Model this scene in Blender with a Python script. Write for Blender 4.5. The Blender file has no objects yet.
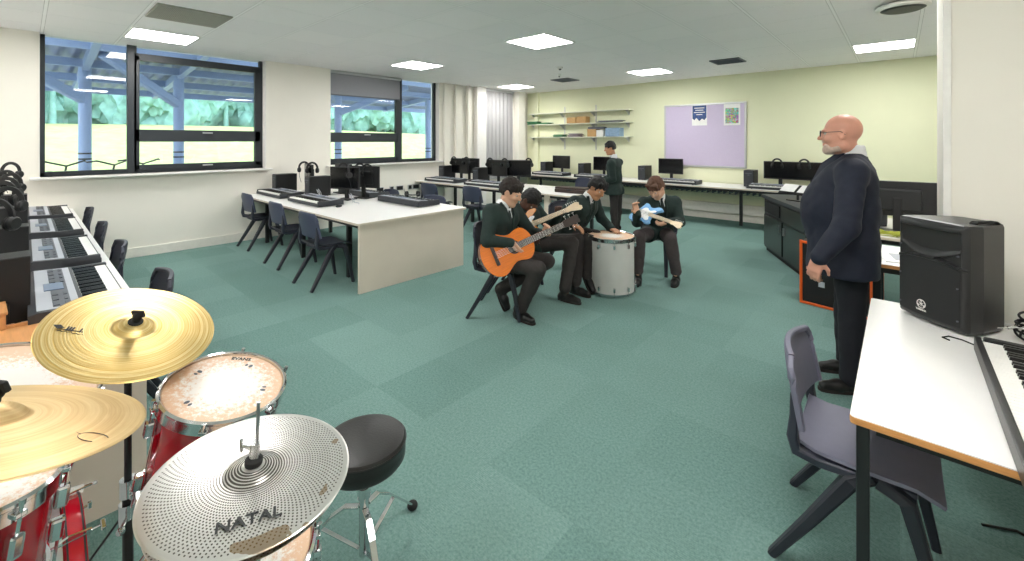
import bpy, bmesh, math, random
import numpy as np
from mathutils import Vector, Matrix, Euler
random.seed(4)
PI = math.pi
C = bpy.context.scene.collection

# ------------------------------------------------------------------ camera, world, exposure
EYE = 1.57; FPX = 435.0; YAW = math.atan2(388, FPX)
cam = bpy.data.cameras.new('camera'); camo = bpy.data.objects.new('camera', cam); C.objects.link(camo)
camo.location = (0, 0, EYE); camo.rotation_euler = (PI/2, 0, YAW)
cam.sensor_width = 36; cam.sensor_fit = 'HORIZONTAL'; cam.lens = FPX/1024*36
cam.shift_y = -139.5/1024; cam.clip_start = .05; cam.clip_end = 300
bpy.context.scene.camera = camo
vs = bpy.context.scene.view_settings
vs.view_transform = 'Standard'; vs.look = 'None'; vs.gamma = 1; vs.use_curve_mapping = False; vs.exposure = 1.42
PANEL = 12.0; SKY = 1.9
world = bpy.data.worlds.new('world'); bpy.context.scene.world = world; world.use_nodes = True
_n = world.node_tree.nodes; _bg = _n['Background']
_bg.inputs[0].default_value = (.80, .90, 1, 1); _bg.inputs[1].default_value = SKY
sl = bpy.data.lights.new('sun', 'SUN'); sl.energy = .55; sl.angle = .2; sl.color = (1, .96, .88)
so = bpy.data.objects.new('sun', sl); C.objects.link(so); so.rotation_euler = (math.radians(38), 0, math.radians(200))

# ------------------------------------------------------------------ materials
def lin(h):
    if isinstance(h, str):
        c = [int(h[i:i+2], 16)/255 for i in (0, 2, 4)]
    else: c = h
    return tuple(((v/12.92) if v <= .04045 else ((v+.055)/1.055)**2.4) for v in c)+(1,)
def node(t, ty, **kw):
    n = t.nodes.new(ty)
    for k, v in kw.items():
        if k in n.inputs: n.inputs[k].default_value = v
        else: setattr(n, k, v)
    return n
MC = {}
def mat(name, col, rough=.5, metal=0, noise=0, nscale=20, bump=0, bscale=200, coat=0, emit=0, stretch=None):
    if name in MC: return MC[name]
    m = bpy.data.materials.new(name); m.use_nodes = True; t = m.node_tree; b = t.nodes['Principled BSDF']
    c = lin(col); b.inputs['Base Color'].default_value = c; b.inputs['Roughness'].default_value = rough
    b.inputs['Metallic'].default_value = metal; b.inputs['Coat Weight'].default_value = coat
    tc = node(t, 'ShaderNodeTexCoord'); src = tc.outputs['Object']
    if stretch:
        mp = node(t, 'ShaderNodeMapping'); mp.inputs['Scale'].default_value = stretch; t.links.new(src, mp.inputs[0]); src = mp.outputs[0]
    if noise or True:
        nz = node(t, 'ShaderNodeTexNoise', Scale=nscale, Detail=4.0); t.links.new(src, nz.inputs['Vector'])
        mx = node(t, 'ShaderNodeMix', data_type='RGBA', blend_type='MULTIPLY')
        rp = node(t, 'ShaderNodeMapRange'); rp.inputs['From Min'].default_value = .3; rp.inputs['From Max'].default_value = .7
        nn = noise if noise else .04
        rp.inputs['To Min'].default_value = 1-nn; rp.inputs['To Max'].default_value = 1+nn*.6
        t.links.new(nz.outputs['Fac'], rp.inputs['Value'])
        mx.inputs[0].default_value = 1; mx.inputs[6].default_value = c; t.links.new(rp.outputs[0], mx.inputs[7]); t.links.new(mx.outputs[2], b.inputs['Base Color'])
    if bump:
        n2 = node(t, 'ShaderNodeTexNoise', Scale=bscale, Detail=3.0); t.links.new(src, n2.inputs['Vector'])
        bp = node(t, 'ShaderNodeBump', Strength=bump, Distance=.002); t.links.new(n2.outputs['Fac'], bp.inputs['Height']); t.links.new(bp.outputs[0], b.inputs['Normal'])
    if emit: b.inputs['Emission Color'].default_value = c; b.inputs['Emission Strength'].default_value = emit
    MC[name] = m; return m
def math_(t, op, a, b=None, c=None):
    n = node(t, 'ShaderNodeMath', operation=op)
    for i, v in enumerate((a, b, c)):
        if v is None: continue
        if isinstance(v, (int, float)): n.inputs[i].default_value = v
        else: t.links.new(v, n.inputs[i])
    return n.outputs[0]
def mixc(t, fac, a, b):
    n = node(t, 'ShaderNodeMix', data_type='RGBA')
    if isinstance(fac, (int, float)): n.inputs[0].default_value = fac
    else: t.links.new(fac, n.inputs[0])
    for i, v in ((6, a), (7, b)):
        if isinstance(v, tuple): n.inputs[i].default_value = v
        else: t.links.new(v, n.inputs[i])
    return n.outputs[2]

def carpet():
    m = bpy.data.materials.new('teal_carpet_tiles'); m.use_nodes = True; t = m.node_tree; b = t.nodes['Principled BSDF']
    tc = node(t, 'ShaderNodeTexCoord'); sx = node(t, 'ShaderNodeSeparateXYZ'); t.links.new(tc.outputs['Object'], sx.inputs[0])
    S = .5
    ix = math_(t, 'FLOOR', math_(t, 'DIVIDE', sx.outputs[0], S)); iy = math_(t, 'FLOOR', math_(t, 'DIVIDE', sx.outputs[1], S))
    cb = node(t, 'ShaderNodeCombineXYZ'); t.links.new(ix, cb.inputs[0]); t.links.new(iy, cb.inputs[1])
    wn = node(t, 'ShaderNodeTexWhiteNoise', noise_dimensions='2D'); t.links.new(cb.outputs[0], wn.inputs['Vector'])
    n1 = node(t, 'ShaderNodeTexNoise', Scale=75.0, Detail=6.0, Roughness=.8); t.links.new(tc.outputs['Object'], n1.inputs['Vector'])
    n2 = node(t, 'ShaderNodeTexNoise', Scale=2.2, Detail=3.0); t.links.new(tc.outputs['Object'], n2.inputs['Vector'])
    c1 = mixc(t, wn.outputs['Value'], lin('5D8583'), lin('7A9E9B'))
    sp = node(t, 'ShaderNodeMapRange'); sp.inputs['From Min'].default_value = .35; sp.inputs['From Max'].default_value = .65
    t.links.new(n1.outputs['Fac'], sp.inputs['Value'])
    c2 = mixc(t, sp.outputs[0], lin('516A63'), lin('97B2AA'))
    c3 = mixc(t, .5, c1, c2)
    c4 = mixc(t, math_(t, 'MULTIPLY', n2.outputs['Fac'], .3), c3, lin('5B7269'))
    # ribbed pile whose direction turns from tile to tile
    par = math_(t, 'MODULO', math_(t, 'ADD', ix, iy), 2); par = math_(t, 'ABSOLUTE', par)
    rx = math_(t, 'SINE', math_(t, 'MULTIPLY', sx.outputs[0], 700)); ry = math_(t, 'SINE', math_(t, 'MULTIPLY', sx.outputs[1], 700))
    rm = node(t, 'ShaderNodeMix'); t.links.new(par, rm.inputs[0]); t.links.new(rx, rm.inputs[2]); t.links.new(ry, rm.inputs[3])
    hh = math_(t, 'ADD', math_(t, 'MULTIPLY', rm.outputs[0], .25), n1.outputs['Fac'])
    bp = node(t, 'ShaderNodeBump', Strength=.5, Distance=.004); t.links.new(hh, bp.inputs['Height']); t.links.new(bp.outputs[0], b.inputs['Normal'])
    t.links.new(c4, b.inputs['Base Color']); b.inputs['Roughness'].default_value = .95; b.inputs['Specular IOR Level'].default_value = .1
    return m
def ceiling_mat():
    m = bpy.data.materials.new('white_ceiling_tiles'); m.use_nodes = True; t = m.node_tree; b = t.nodes['Principled BSDF']
    tc = node(t, 'ShaderNodeTexCoord'); sx = node(t, 'ShaderNodeSeparateXYZ'); t.links.new(tc.outputs['Object'], sx.inputs[0])
    fx = math_(t, 'FRACT', math_(t, 'DIVIDE', math_(t, 'ADD', sx.outputs[0], .504+.673*30), .673))
    fy = math_(t, 'FRACT', math_(t, 'DIVIDE', math_(t, 'ADD', sx.outputs[1], .673*30-.14), .673))
    def line(f): return math_(t, 'GREATER_THAN', math_(t, 'ABSOLUTE', math_(t, 'SUBTRACT', f, .5)), .482)
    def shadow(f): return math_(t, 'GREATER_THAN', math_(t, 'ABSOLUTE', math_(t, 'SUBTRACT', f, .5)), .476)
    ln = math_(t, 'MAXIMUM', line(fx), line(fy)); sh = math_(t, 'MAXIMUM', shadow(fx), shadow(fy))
    nz = node(t, 'ShaderNodeTexNoise', Scale=90.0, Detail=5.0); t.links.new(tc.outputs['Object'], nz.inputs['Vector'])
    cb = node(t, 'ShaderNodeCombineXYZ')
    t.links.new(math_(t, 'FLOOR', math_(t, 'DIVIDE', math_(t, 'ADD', sx.outputs[0], .504+.673*30), .673)), cb.inputs[0])
    t.links.new(math_(t, 'FLOOR', math_(t, 'DIVIDE', math_(t, 'ADD', sx.outputs[1], .673*30-.14), .673)), cb.inputs[1])
    wn = node(t, 'ShaderNodeTexWhiteNoise', noise_dimensions='2D'); t.links.new(cb.outputs[0], wn.inputs['Vector'])
    base = mixc(t, wn.outputs['Value'], lin('F3F2F3'), lin('F7F6F6')); base = mixc(t, math_(t, 'MULTIPLY', nz.outputs['Fac'], .25), base, lin('E9E8E9'))
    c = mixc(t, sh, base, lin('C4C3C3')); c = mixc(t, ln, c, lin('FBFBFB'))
    t.links.new(c, b.inputs['Base Color']); b.inputs['Roughness'].default_value = .9
    bp = node(t, 'ShaderNodeBump', Strength=.4, Distance=.003); t.links.new(math_(t, 'SUBTRACT', nz.outputs['Fac'], math_(t, 'MULTIPLY', sh, .6)), bp.inputs['Height']); t.links.new(bp.outputs[0], b.inputs['Normal'])
    return m
def glass():
    m = bpy.data.materials.new('window_glass'); m.use_nodes = True; t = m.node_tree; t.nodes.clear()
    o = node(t, 'ShaderNodeOutputMaterial'); tr = node(t, 'ShaderNodeBsdfTransparent'); g = node(t, 'ShaderNodeBsdfGlossy', Roughness=.0)
    tr.inputs[0].default_value = (.93, .96, .98, 1)
    f = node(t, 'ShaderNodeFresnel', IOR=1.45); mx = node(t, 'ShaderNodeMixShader')
    t.links.new(f.outputs[0], mx.inputs[0]); t.links.new(tr.outputs[0], mx.inputs[1]); t.links.new(g.outputs[0], mx.inputs[2]); t.links.new(mx.outputs[0], o.inputs[0])
    return m
def emitter(name, col, s):
    m = bpy.data.materials.new(name); m.use_nodes = True; t = m.node_tree; t.nodes.clear()
    o = node(t, 'ShaderNodeOutputMaterial'); e = node(t, 'ShaderNodeEmission', Strength=s); e.inputs[0].default_value = col; t.links.new(e.outputs[0], o.inputs[0]); return m
def cymbal_mat(name, c1, c2, rings, rough, dots=False, sheen=None, wob=.0):
    m = bpy.data.materials.new(name); m.use_nodes = True; t = m.node_tree; b = t.nodes['Principled BSDF']
    tc = node(t, 'ShaderNodeTexCoord'); sx = node(t, 'ShaderNodeSeparateXYZ'); t.links.new(tc.outputs['Object'], sx.inputs[0])
    x, y = sx.outputs[0], sx.outputs[1]
    r = math_(t, 'SQRT', math_(t, 'ADD', math_(t, 'MULTIPLY', x, x), math_(t, 'MULTIPLY', y, y)))
    nz = node(t, 'ShaderNodeTexNoise', Scale=9.0, Detail=4.0); t.links.new(tc.outputs['Object'], nz.inputs['Vector'])
    cb = node(t, 'ShaderNodeCombineXYZ'); t.links.new(math_(t, 'MULTIPLY', r, rings), cb.inputs[0])
    t.links.new(math_(t, 'MULTIPLY', nz.outputs['Fac'], .8), cb.inputs[1])
    n1 = node(t, 'ShaderNodeTexNoise', Scale=1.0, Detail=4.0, Roughness=.75); t.links.new(cb.outputs[0], n1.inputs['Vector'])
    mr = node(t, 'ShaderNodeMapRange'); mr.inputs['From Min'].default_value = .36; mr.inputs['From Max'].default_value = .64; t.links.new(n1.outputs['Fac'], mr.inputs['Value'])
    c = mixc(t, mr.outputs[0], lin(c1), lin(c2))
    c = mixc(t, math_(t, 'MULTIPLY', nz.outputs['Fac'], .35), c, lin(c1))
    h = n1.outputs['Fac']; ro = rough
    if dots:
        th = math_(t, 'ARCTAN2', y, x); P = .0047
        fr = math_(t, 'FRACT', math_(t, 'DIVIDE', r, P)); row = math_(t, 'FLOOR', math_(t, 'DIVIDE', r, P))
        ta = math_(t, 'FRACT', math_(t, 'ADD', math_(t, 'MULTIPLY', th, 112/(2*PI)), math_(t, 'MULTIPLY', row, .37)))
        dr = math_(t, 'MULTIPLY', math_(t, 'SUBTRACT', fr, .5), P); dt = math_(t, 'MULTIPLY', math_(t, 'SUBTRACT', ta, .5), math_(t, 'MULTIPLY', r, 2*PI/112))
        dd = math_(t, 'SQRT', math_(t, 'ADD', math_(t, 'MULTIPLY', dr, dr), math_(t, 'MULTIPLY', dt, dt)))
        hole = math_(t, 'LESS_THAN', dd, .00155)
        inr = math_(t, 'MULTIPLY', math_(t, 'LESS_THAN', r, .164), math_(t, 'GREATER_THAN', r, .02)); hole = math_(t, 'MULTIPLY', hole, inr)
        c = mixc(t, hole, c, lin('55504A'))
        br = math_(t, 'MULTIPLY', math_(t, 'GREATER_THAN', nz.outputs['Fac'], .60), math_(t, 'GREATER_THAN', r, .145))
        c = mixc(t, math_(t, 'MULTIPLY', br, .7), c, lin('8A6A3A'))
        h = math_(t, 'SUBTRACT', math_(t, 'MULTIPLY', h, .2), hole)
    t.links.new(c, b.inputs['Base Color']); b.inputs['Metallic'].default_value = .85; b.inputs['Roughness'].default_value = ro
    bp = node(t, 'ShaderNodeBump', Strength=.35, Distance=.002); t.links.new(h, bp.inputs['Height']); t.links.new(bp.outputs[0], b.inputs['Normal'])
    return m
def head_mat(name, worn=True):
    m = bpy.data.materials.new(name); m.use_nodes = True; t = m.node_tree; b = t.nodes['Principled BSDF']
    tc = node(t, 'ShaderNodeTexCoord'); sx = node(t, 'ShaderNodeSeparateXYZ'); t.links.new(tc.outputs['Object'], sx.inputs[0])
    x, y = sx.outputs[0], sx.outputs[1]
    r = math_(t, 'SQRT', math_(t, 'ADD', math_(t, 'MULTIPLY', x, x), math_(t, 'MULTIPLY', y, y)))
    n1 = node(t, 'ShaderNodeTexNoise', Scale=70.0, Detail=6.0, Roughness=.8); t.links.new(tc.outputs['Object'], n1.inputs['Vector'])
    k = math_(t, 'SUBTRACT', math_(t, 'MULTIPLY', n1.outputs['Fac'], 1.5), math_(t, 'MULTIPLY', r, 4.4))
    mr = node(t, 'ShaderNodeMapRange'); mr.inputs['From Min'].default_value = .15; mr.inputs['From Max'].default_value = .38; t.links.new(k, mr.inputs['Value'])
    c = mixc(t, mr.outputs[0], lin('E3BC9B'), lin('F4EEE8'))
    t.links.new(c, b.inputs['Base Color']); b.inputs['Roughness'].default_value = .45
    return m
M = dict(
 wall=mat('cream_painted_wall', 'F0ECE2', .85, noise=.015, nscale=3), green=mat('green_painted_wall', 'E6E8C8', .85, noise=.015, nscale=3),
 skirt=mat('white_gloss_skirting', 'EDE9E0', .5), trimw=mat('white_trim', 'F2F0EC', .5),
 win=mat('dark_grey_window_frame', '2E3338', .45), white=mat('white_laminate', 'F1EFEC', .35, noise=.01), edgep=mat('pale_laminate_edge', 'DCD0C0', .5),
 panelc=mat('cream_end_panel', 'DCCFBF', .6, noise=.02, nscale=6), beech=mat('beech_edging', 'D9985A', .45, noise=.12, nscale=30, stretch=(1, 1, 8)),
 blackm=mat('black_metal', '1A1B1D', .45), blackp=mat('black_plastic', '17181A', .5, bump=.2, bscale=400), screen=mat('dark_glossy_screen', '0A0B0E', .15),
 greyp=mat('grey_plastic', '5A5E66', .5), darkg=mat('charcoal_plastic', '34373C', .5), silverp=mat('silver_grey_plastic', 'B9BCC4', .4),
 chair=mat('navy_moulded_plastic', '2B2E3B', .5, bump=.15, bscale=500), chairb=mat('slate_blue_moulded_plastic', '444A60', .5, bump=.15, bscale=500),
 chairl=mat('dark_leg_plastic', '23262F', .55), chaird=mat('lilac_grey_moulded_plastic', '6D6D7F', .5, bump=.15, bscale=500),
 keyw=mat('white_key', 'F4F2EE', .3), keyb=mat('black_key', '101012', .3), chrome=mat('chrome', 'D8D8DA', .12, 1), steel=mat('brushed_steel', 'A8A9AC', .3, 1, noise=.1),
 red=mat('red_lacquer', 'A30F1E', .12, coat=1, noise=.05), redb=mat('bright_red_lacquer', 'C8102A', .15, coat=1),
 rubber=mat('black_rubber', '121212', .8), leather=mat('black_vinyl_seat', '201E1D', .38, bump=.3, bscale=150), cord=mat('black_cable', '0E0E0F', .5),
 orange=mat('orange_spruce_top', 'E87A1C', .25, noise=.12, nscale=12, stretch=(1, 9, 1), coat=.5), gside=mat('reddish_guitar_side', '8E3B1A', .25, coat=.6),
 maple=mat('pale_maple', 'EBD5B4', .4, noise=.05, nscale=15, stretch=(1, 8, 1)), rose=mat('dark_rosewood', '32241F', .4),
 blue=mat('pale_blue_lacquer', '7FB6E8', .25, coat=.5, noise=.05), sunb=mat('amber_lacquer', 'D8862A', .25, coat=.6, noise=.15, nscale=5),
 silverd=mat('silver_drum_shell', 'D2D0CC', .35, .1, noise=.04, nscale=5), orangev=mat('orange_vinyl', 'E8601C', .5), grille=mat('black_grille_cloth', '1B1C1D', .8, bump=.5, bscale=600),
 wood=mat('orange_wood', 'D69A62', .4, noise=.12, nscale=10, stretch=(1, 8, 1)), paper=mat('white_paper', 'F2F2F0', .7), card=mat('brown_cardboard', 'C29A66', .8, noise=.08),
 lilac=mat('lilac_felt', 'CCC0DA', .9, noise=.04, nscale=60), alu=mat('aluminium', 'C9CACC', .35, .7), pblue=mat('poster_blue', '31508C', .5, noise=.5, nscale=25),
 pmulti=mat('poster_collage', '6E8A6A', .5, noise=.5, nscale=40), blind=mat('grey_roller_blind', '8C8C92', .8, noise=.05, nscale=80), blinds=mat('pale_grey_woven_blind', 'ABA9AB', .85, noise=.06, nscale=120, stretch=(1, 1, .2)),
 vent=mat('grey_vent', '9B9A92', .6), greenp=mat('green_folder', '3E7A52', .6), bluec=mat('blue_box', '8CA8C4', .5, noise=.25, nscale=40), purple=mat('grey_pamphlet', '8C7F86', .7, noise=.1),
 skin=mat('light_skin', 'D9A88C', .55, noise=.05, nscale=12), skinp=mat('pink_skin', 'DDA08A', .5, noise=.08, nscale=12), skinm=mat('tan_skin', 'B98563', .55, noise=.05), skind=mat('dark_skin', '5A3A2C', .5, noise=.05),
 hair=mat('dark_brown_hair', '251A15', .7, noise=.3, nscale=60, bump=.6, bscale=120), hairb=mat('black_hair', '121010', .65, noise=.3, nscale=60, bump=.6, bscale=120), hairr=mat('auburn_hair', '5E3E2D', .7, noise=.3, nscale=60, bump=.6, bscale=120),
 beard=mat('grey_stubble', 'CFB5A8', .8, noise=.15, nscale=80), blazer=mat('dark_green_blazer_cloth', '1F2F2C', .85, noise=.12, nscale=40, bump=.3, bscale=300), trous=mat('charcoal_trousers', '35302F', .9, noise=.1, nscale=40, bump=.3, bscale=300),
 trousb=mat('brown_grey_trousers', '4A4142', .9, noise=.1, nscale=40), navy=mat('navy_suit_cloth', '171D30', .75, noise=.12, nscale=50, bump=.25, bscale=400), navyt=mat('dark_navy_trousers', '11131C', .85, noise=.1, nscale=50),
 shirt=mat('white_shirt', 'EDEDEF', .8), tie=mat('dark_tie', '14201F', .6), shoe=mat('black_shoe_leather', '141212', .4), sole=mat('dark_sole', '2A2320', .8), sock=mat('pale_sock', 'CFCBC5', .9), eye=mat('eye_white', 'C6C0B8', .6), iris=mat('dark_iris', '20140E', .3),
 lcdp=mat('lcd_display', '6E7C96', .3), steelb=mat('blue_grey_painted_steel', '8FA3C4', .5), roofm=mat('corrugated_roof_sheet', '8793AE', .5), tarmac=mat('outdoor_paving', 'B8B4AC', .9, noise=.1, nscale=4),
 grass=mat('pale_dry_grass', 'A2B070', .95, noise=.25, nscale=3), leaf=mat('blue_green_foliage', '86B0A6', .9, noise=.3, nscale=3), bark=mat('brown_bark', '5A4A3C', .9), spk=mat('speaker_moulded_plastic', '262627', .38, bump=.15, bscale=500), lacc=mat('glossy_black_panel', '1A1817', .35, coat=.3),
)
def collage():
    m = bpy.data.materials.new('colourful_collage_print'); m.use_nodes = True; t = m.node_tree; b = t.nodes['Principled BSDF']
    tc = node(t, 'ShaderNodeTexCoord'); v = node(t, 'ShaderNodeTexVoronoi', Scale=38.0); t.links.new(tc.outputs['Object'], v.inputs['Vector'])
    t.links.new(mixc(t, .55, lin('6E7A62'), v.outputs['Color']), b.inputs['Base Color']); return m
M['collage'] = collage(); M['carpet'] = carpet(); M['ceil'] = ceiling_mat(); M['glass'] = glass(); M['lamp'] = emitter('light_panel_diffuser', (1, .985, .96, 1), PANEL)
M['gold'] = cymbal_mat('brilliant_brass_cymbal', 'CFA552', 'F8E6B0', 330, .34); M['tan'] = cymbal_mat('aged_bronze_cymbal', 'C09C68', 'DCC290', 90, .42)
M['hat'] = cymbal_mat('perforated_silver_cymbal', 'D2CFCA', 'ECEBE8', 18, .3, dots=True); M['head'] = head_mat('worn_coated_drum_head'); 

# ------------------------------------------------------------------ mesh builder
class MB:
    def __init__(s): s.bm = bmesh.new(); s.mi = 0
    def _v(s, p, T): return s.bm.verts.new(T @ Vector(p) if T else Vector(p))
    def _f(s, vs, smooth=False):
        try:
            f = s.bm.faces.new(vs); f.smooth = smooth; f.material_index = s.mi; return f
        except ValueError: return None
    def box(s, c, d, T=None, bev=0, R=None, taper=(1, 1)):
        g = bmesh.new(); bmesh.ops.create_cube(g, size=1)
        for v in g.verts:
            k = taper if v.co.z > 0 else (1, 1)
            v.co = Vector((v.co.x*d[0]*k[0], v.co.y*d[1]*k[1], v.co.z*d[2]))
        if bev: bmesh.ops.bevel(g, geom=g.edges[:], offset=bev, segments=2, affect='EDGES', profile=.6)
        X = Matrix.Translation(Vector(c)) @ (Euler(R).to_matrix().to_4x4() if R else Matrix())
        if T: X = T @ X
        s.merge(g, X); return s
    def merge(s, g, X=None, smooth=None):
        mp = {}
        for v in g.verts: mp[v] = s.bm.verts.new(X @ v.co if X else v.co)
        for f in g.faces:
            nf = s._f([mp[v] for v in f.verts], f.smooth if smooth is None else smooth)
        g.free()
    def lathe(s, prof, T=None, n=32, smooth=True, a0=0, a1=2*PI):
        full = abs(a1-a0-2*PI) < 1e-6; rings = []
        for r, z in prof:
            if abs(r) < 1e-7: rings.append([s._v((0, 0, z), T)])
            else: rings.append([s._v((r*math.cos(a0+(a1-a0)*i/n), r*math.sin(a0+(a1-a0)*i/n), z), T) for i in range(n if full else n+1)])
        for A, B in zip(rings, rings[1:]):
            m = n
            for i in range(m):
                j = (i+1) % n if full else i+1
                if len(A) == 1 and len(B) == 1: continue
                if len(A) == 1: s._f([A[0], B[j], B[i]][::-1], smooth)
                elif len(B) == 1: s._f([A[i], A[j], B[0]], smooth)
                else: s._f([A[i], A[j], B[j], B[i]], smooth)
        return s
    def cyl(s, a, b, r0, r1=None, n=14, T=None, smooth=True):
        a = Vector(a); b = Vector(b); r1 = r0 if r1 is None else r1; L = (b-a).length
        if L < 1e-6: return s
        X = Matrix.Translation(a) @ (b-a).to_track_quat('Z', 'Y').to_matrix().to_4x4()
        if T: X = T @ X
        return s.lathe([(0, 0), (r0, 0), (r0, 0), (r1, L), (r1, L), (0, L)], X, n, smooth)
    def sweep(s, path, prof, T=None, smooth=False, up=(0, 0, 1), cap=True, closed=False):
        """prof: list of (w,h) rectangles, or one radius list for round"""
        P = [Vector(p) for p in path]; rings = []; N = len(P)
        for i, p in enumerate(P):
            d = (P[min(i+1, N-1)]-P[max(i-1, 0)]) if not closed else (P[(i+1) % N]-P[(i-1) % N])
            d.normalize(); u = Vector(up)
            if abs(d.dot(u)) > .98: u = Vector((1, 0, 0)) if abs(d.x) < .9 else Vector((0, 1, 0))
            l = u.cross(d).normalized(); w = d.cross(l).normalized()
            q = prof[i] if isinstance(prof, list) else prof
            if isinstance(q, tuple):
                a, b = q[0]/2, q[1]/2; c = min(a, b)*.35
                pts = [(-a, -b+c), (-a+c, -b), (a-c, -b), (a, -b+c), (a, b-c), (a-c, b), (-a+c, b), (-a, b-c)]
            else:
                k = 8; pts = [(q*math.cos(-2*PI*j/k), q*math.sin(-2*PI*j/k)) for j in range(k)][::-1]
            rings.append([s._v(p+l*x+w*y, T) for x, y in pts])
        m = len(rings[0])
        pairs = list(zip(rings, rings[1:]))+([(rings[-1], rings[0])] if closed else [])
        for A, B in pairs:
            for j in range(m): s._f([A[j], A[(j+1) % m], B[(j+1) % m], B[j]], smooth)
        if cap and not closed: s._f(rings[0][::-1]); s._f(rings[-1])
        return s
    def prism(s, pts, z0, z1, T=None, bev=0):
        g = bmesh.new(); b = [g.verts.new((x, y, z0)) for x, y in pts]; t = [g.verts.new((x, y, z1)) for x, y in pts]; n = len(pts)
        g.faces.new(b[::-1]); g.faces.new(t)
        for i in range(n): g.faces.new([b[i], b[(i+1) % n], t[(i+1) % n], t[i]])
        bmesh.ops.recalc_face_normals(g, faces=g.faces[:])
        if bev:
            es = [e for e in g.edges if abs(e.verts[0].co.z-e.verts[1].co.z) < 1e-6]
            bmesh.ops.bevel(g, geom=es, offset=bev, segments=2, affect='EDGES', profile=.6)
        s.merge(g, T); return s
    def grid(s, fn, nu, nv, T=None, smooth=True, thick=0):
        A = [[s._v(fn(i/nu, j/nv), T) for j in range(nv+1)] for i in range(nu+1)]
        for i in range(nu):
            for j in range(nv): s._f([A[i][j], A[i+1][j], A[i+1][j+1], A[i][j+1]], smooth)
        return s
    def shell(s, fn, nu, nv, th, T=None):
        """closed slab following fn with thickness th along its normal"""
        pt = [[Vector(fn(i/nu, j/nv)) for j in range(nv+1)] for i in range(nu+1)]
        def nrm(i, j):
            a = pt[min(i+1, nu)][j]-pt[max(i-1, 0)][j]; b = pt[i][min(j+1, nv)]-pt[i][max(j-1, 0)]; return a.cross(b).normalized()
        A = [[s._v(pt[i][j]+nrm(i, j)*th/2, T) for j in range(nv+1)] for i in range(nu+1)]
        B = [[s._v(pt[i][j]-nrm(i, j)*th/2, T) for j in range(nv+1)] for i in range(nu+1)]
        for i in range(nu):
            for j in range(nv):
                s._f([A[i][j], A[i+1][j], A[i+1][j+1], A[i][j+1]], True); s._f([B[i][j], B[i][j+1], B[i+1][j+1], B[i+1][j]], True)
        for i in range(nu): s._f([A[i][0], B[i][0], B[i+1][0], A[i+1][0]]); s._f([A[i][nv], A[i+1][nv], B[i+1][nv], B[i][nv]])
        for j in range(nv): s._f([A[0][j], A[0][j+1], B[0][j+1], B[0][j]]); s._f([A[nu][j], B[nu][j], B[nu][j+1], A[nu][j+1]])
        return s
    def torus(s, c, R, r, T=None, n=32, k=8, axis=(0, 0, 1)):
        X = Matrix.Translation(Vector(c)) @ Vector(axis).to_track_quat('Z', 'Y').to_matrix().to_4x4()
        if T: X = T @ X
        return s.sweep([(R*math.cos(2*PI*i/n), R*math.sin(2*PI*i/n), 0) for i in range(n)], r, X, True, closed=True)
    def ball(s, c, r, T=None, n=12):
        r = r if isinstance(r, (tuple, list)) else (r, r, r)
        X = Matrix.Translation(Vector(c)) @ Matrix.Diagonal((*r, 1)); X = T @ X if T else X
        return s.lathe([(math.sin(PI*i/n), -math.cos(PI*i/n)) for i in range(n+1)], X, n*2 if n > 6 else 12)
    def build(s, name, mats, parent=None, sharp=40):
        me = bpy.data.meshes.new(name)
        for e in s.bm.edges:
            if len(e.link_faces) == 2 and e.link_faces[0].normal.length >= 0:
                pass
        s.bm.normal_update()
        for e in s.bm.edges:
            if len(e.link_faces) == 2 and e.calc_face_angle(0) > math.radians(sharp): e.smooth = False
        s.bm.to_mesh(me); s.bm.free()
        for m in (mats if isinstance(mats, (list, tuple)) else [mats]): me.materials.append(M[m] if isinstance(m, str) else m)
        o = bpy.data.objects.new(name, me); C.objects.link(o)
        if parent: o.parent = parent
        return o
def tag(o, label=None, cat=None, group=None, kind=None):
    if label: o['label'] = label
    if cat: o['category'] = cat
    if group: o['group'] = group
    if kind: o['kind'] = kind
    return o
def thing(name, label, cat, loc=(0, 0, 0), rz=0, group=None, mw=None):
    o = bpy.data.objects.new(name, None); C.objects.link(o); o.empty_display_size = .1
    if mw is not None: o.matrix_world = mw
    else: o.location = loc; o.rotation_euler = (0, 0, rz)
    return tag(o, label, cat, group)
KIDS = {}
def kids(o): return [c for c in bpy.data.objects if c.parent == o]
def dup(root, loc, rz, label=None, group=None):
    r = root.copy(); C.objects.link(r); r.location = loc; r.rotation_euler = (0, 0, rz)
    if label: r['label'] = label
    if group: r['group'] = group
    for ch in KIDS.setdefault(root.name, [(c, kids(c)) for c in kids(root)]):
        c = ch[0].copy(); C.objects.link(c); c.parent = r
        for g in ch[1]:
            d = g.copy(); C.objects.link(d); d.parent = c
    return r
def remat(root, table):
    """give a copied thing its own colour by swapping materials on its parts' object slots"""
    for c in kids(root):
        for ob in [c]+kids(c):
            for sl_ in ob.material_slots:
                if sl_.material and sl_.material.name in table:
                    m_ = table[sl_.material.name]; sl_.link = 'OBJECT'; sl_.material = m_
def struct(name, mb, m, parent=None, label=None):
    o = mb.build(name, m, parent)
    if not parent: o['kind'] = 'structure'
    return o
def frame(o, x=None, y=None, z=None):
    """matrix from origin and two of three axes"""
    if z is not None and x is not None:
        z = Vector(z).normalized(); x = Vector(x); x = (x-z*x.dot(z)).normalized(); y = z.cross(x)
    elif z is not None:
        z = Vector(z).normalized(); x = Vector((1, 0, 0)); x = (x-z*x.dot(z)).normalized(); y = z.cross(x)
    return Matrix(((x.x, y.x, z.x, o[0]), (x.y, y.y, z.y, o[1]), (x.z, y.z, z.z, o[2]), (0, 0, 0, 1)))
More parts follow.
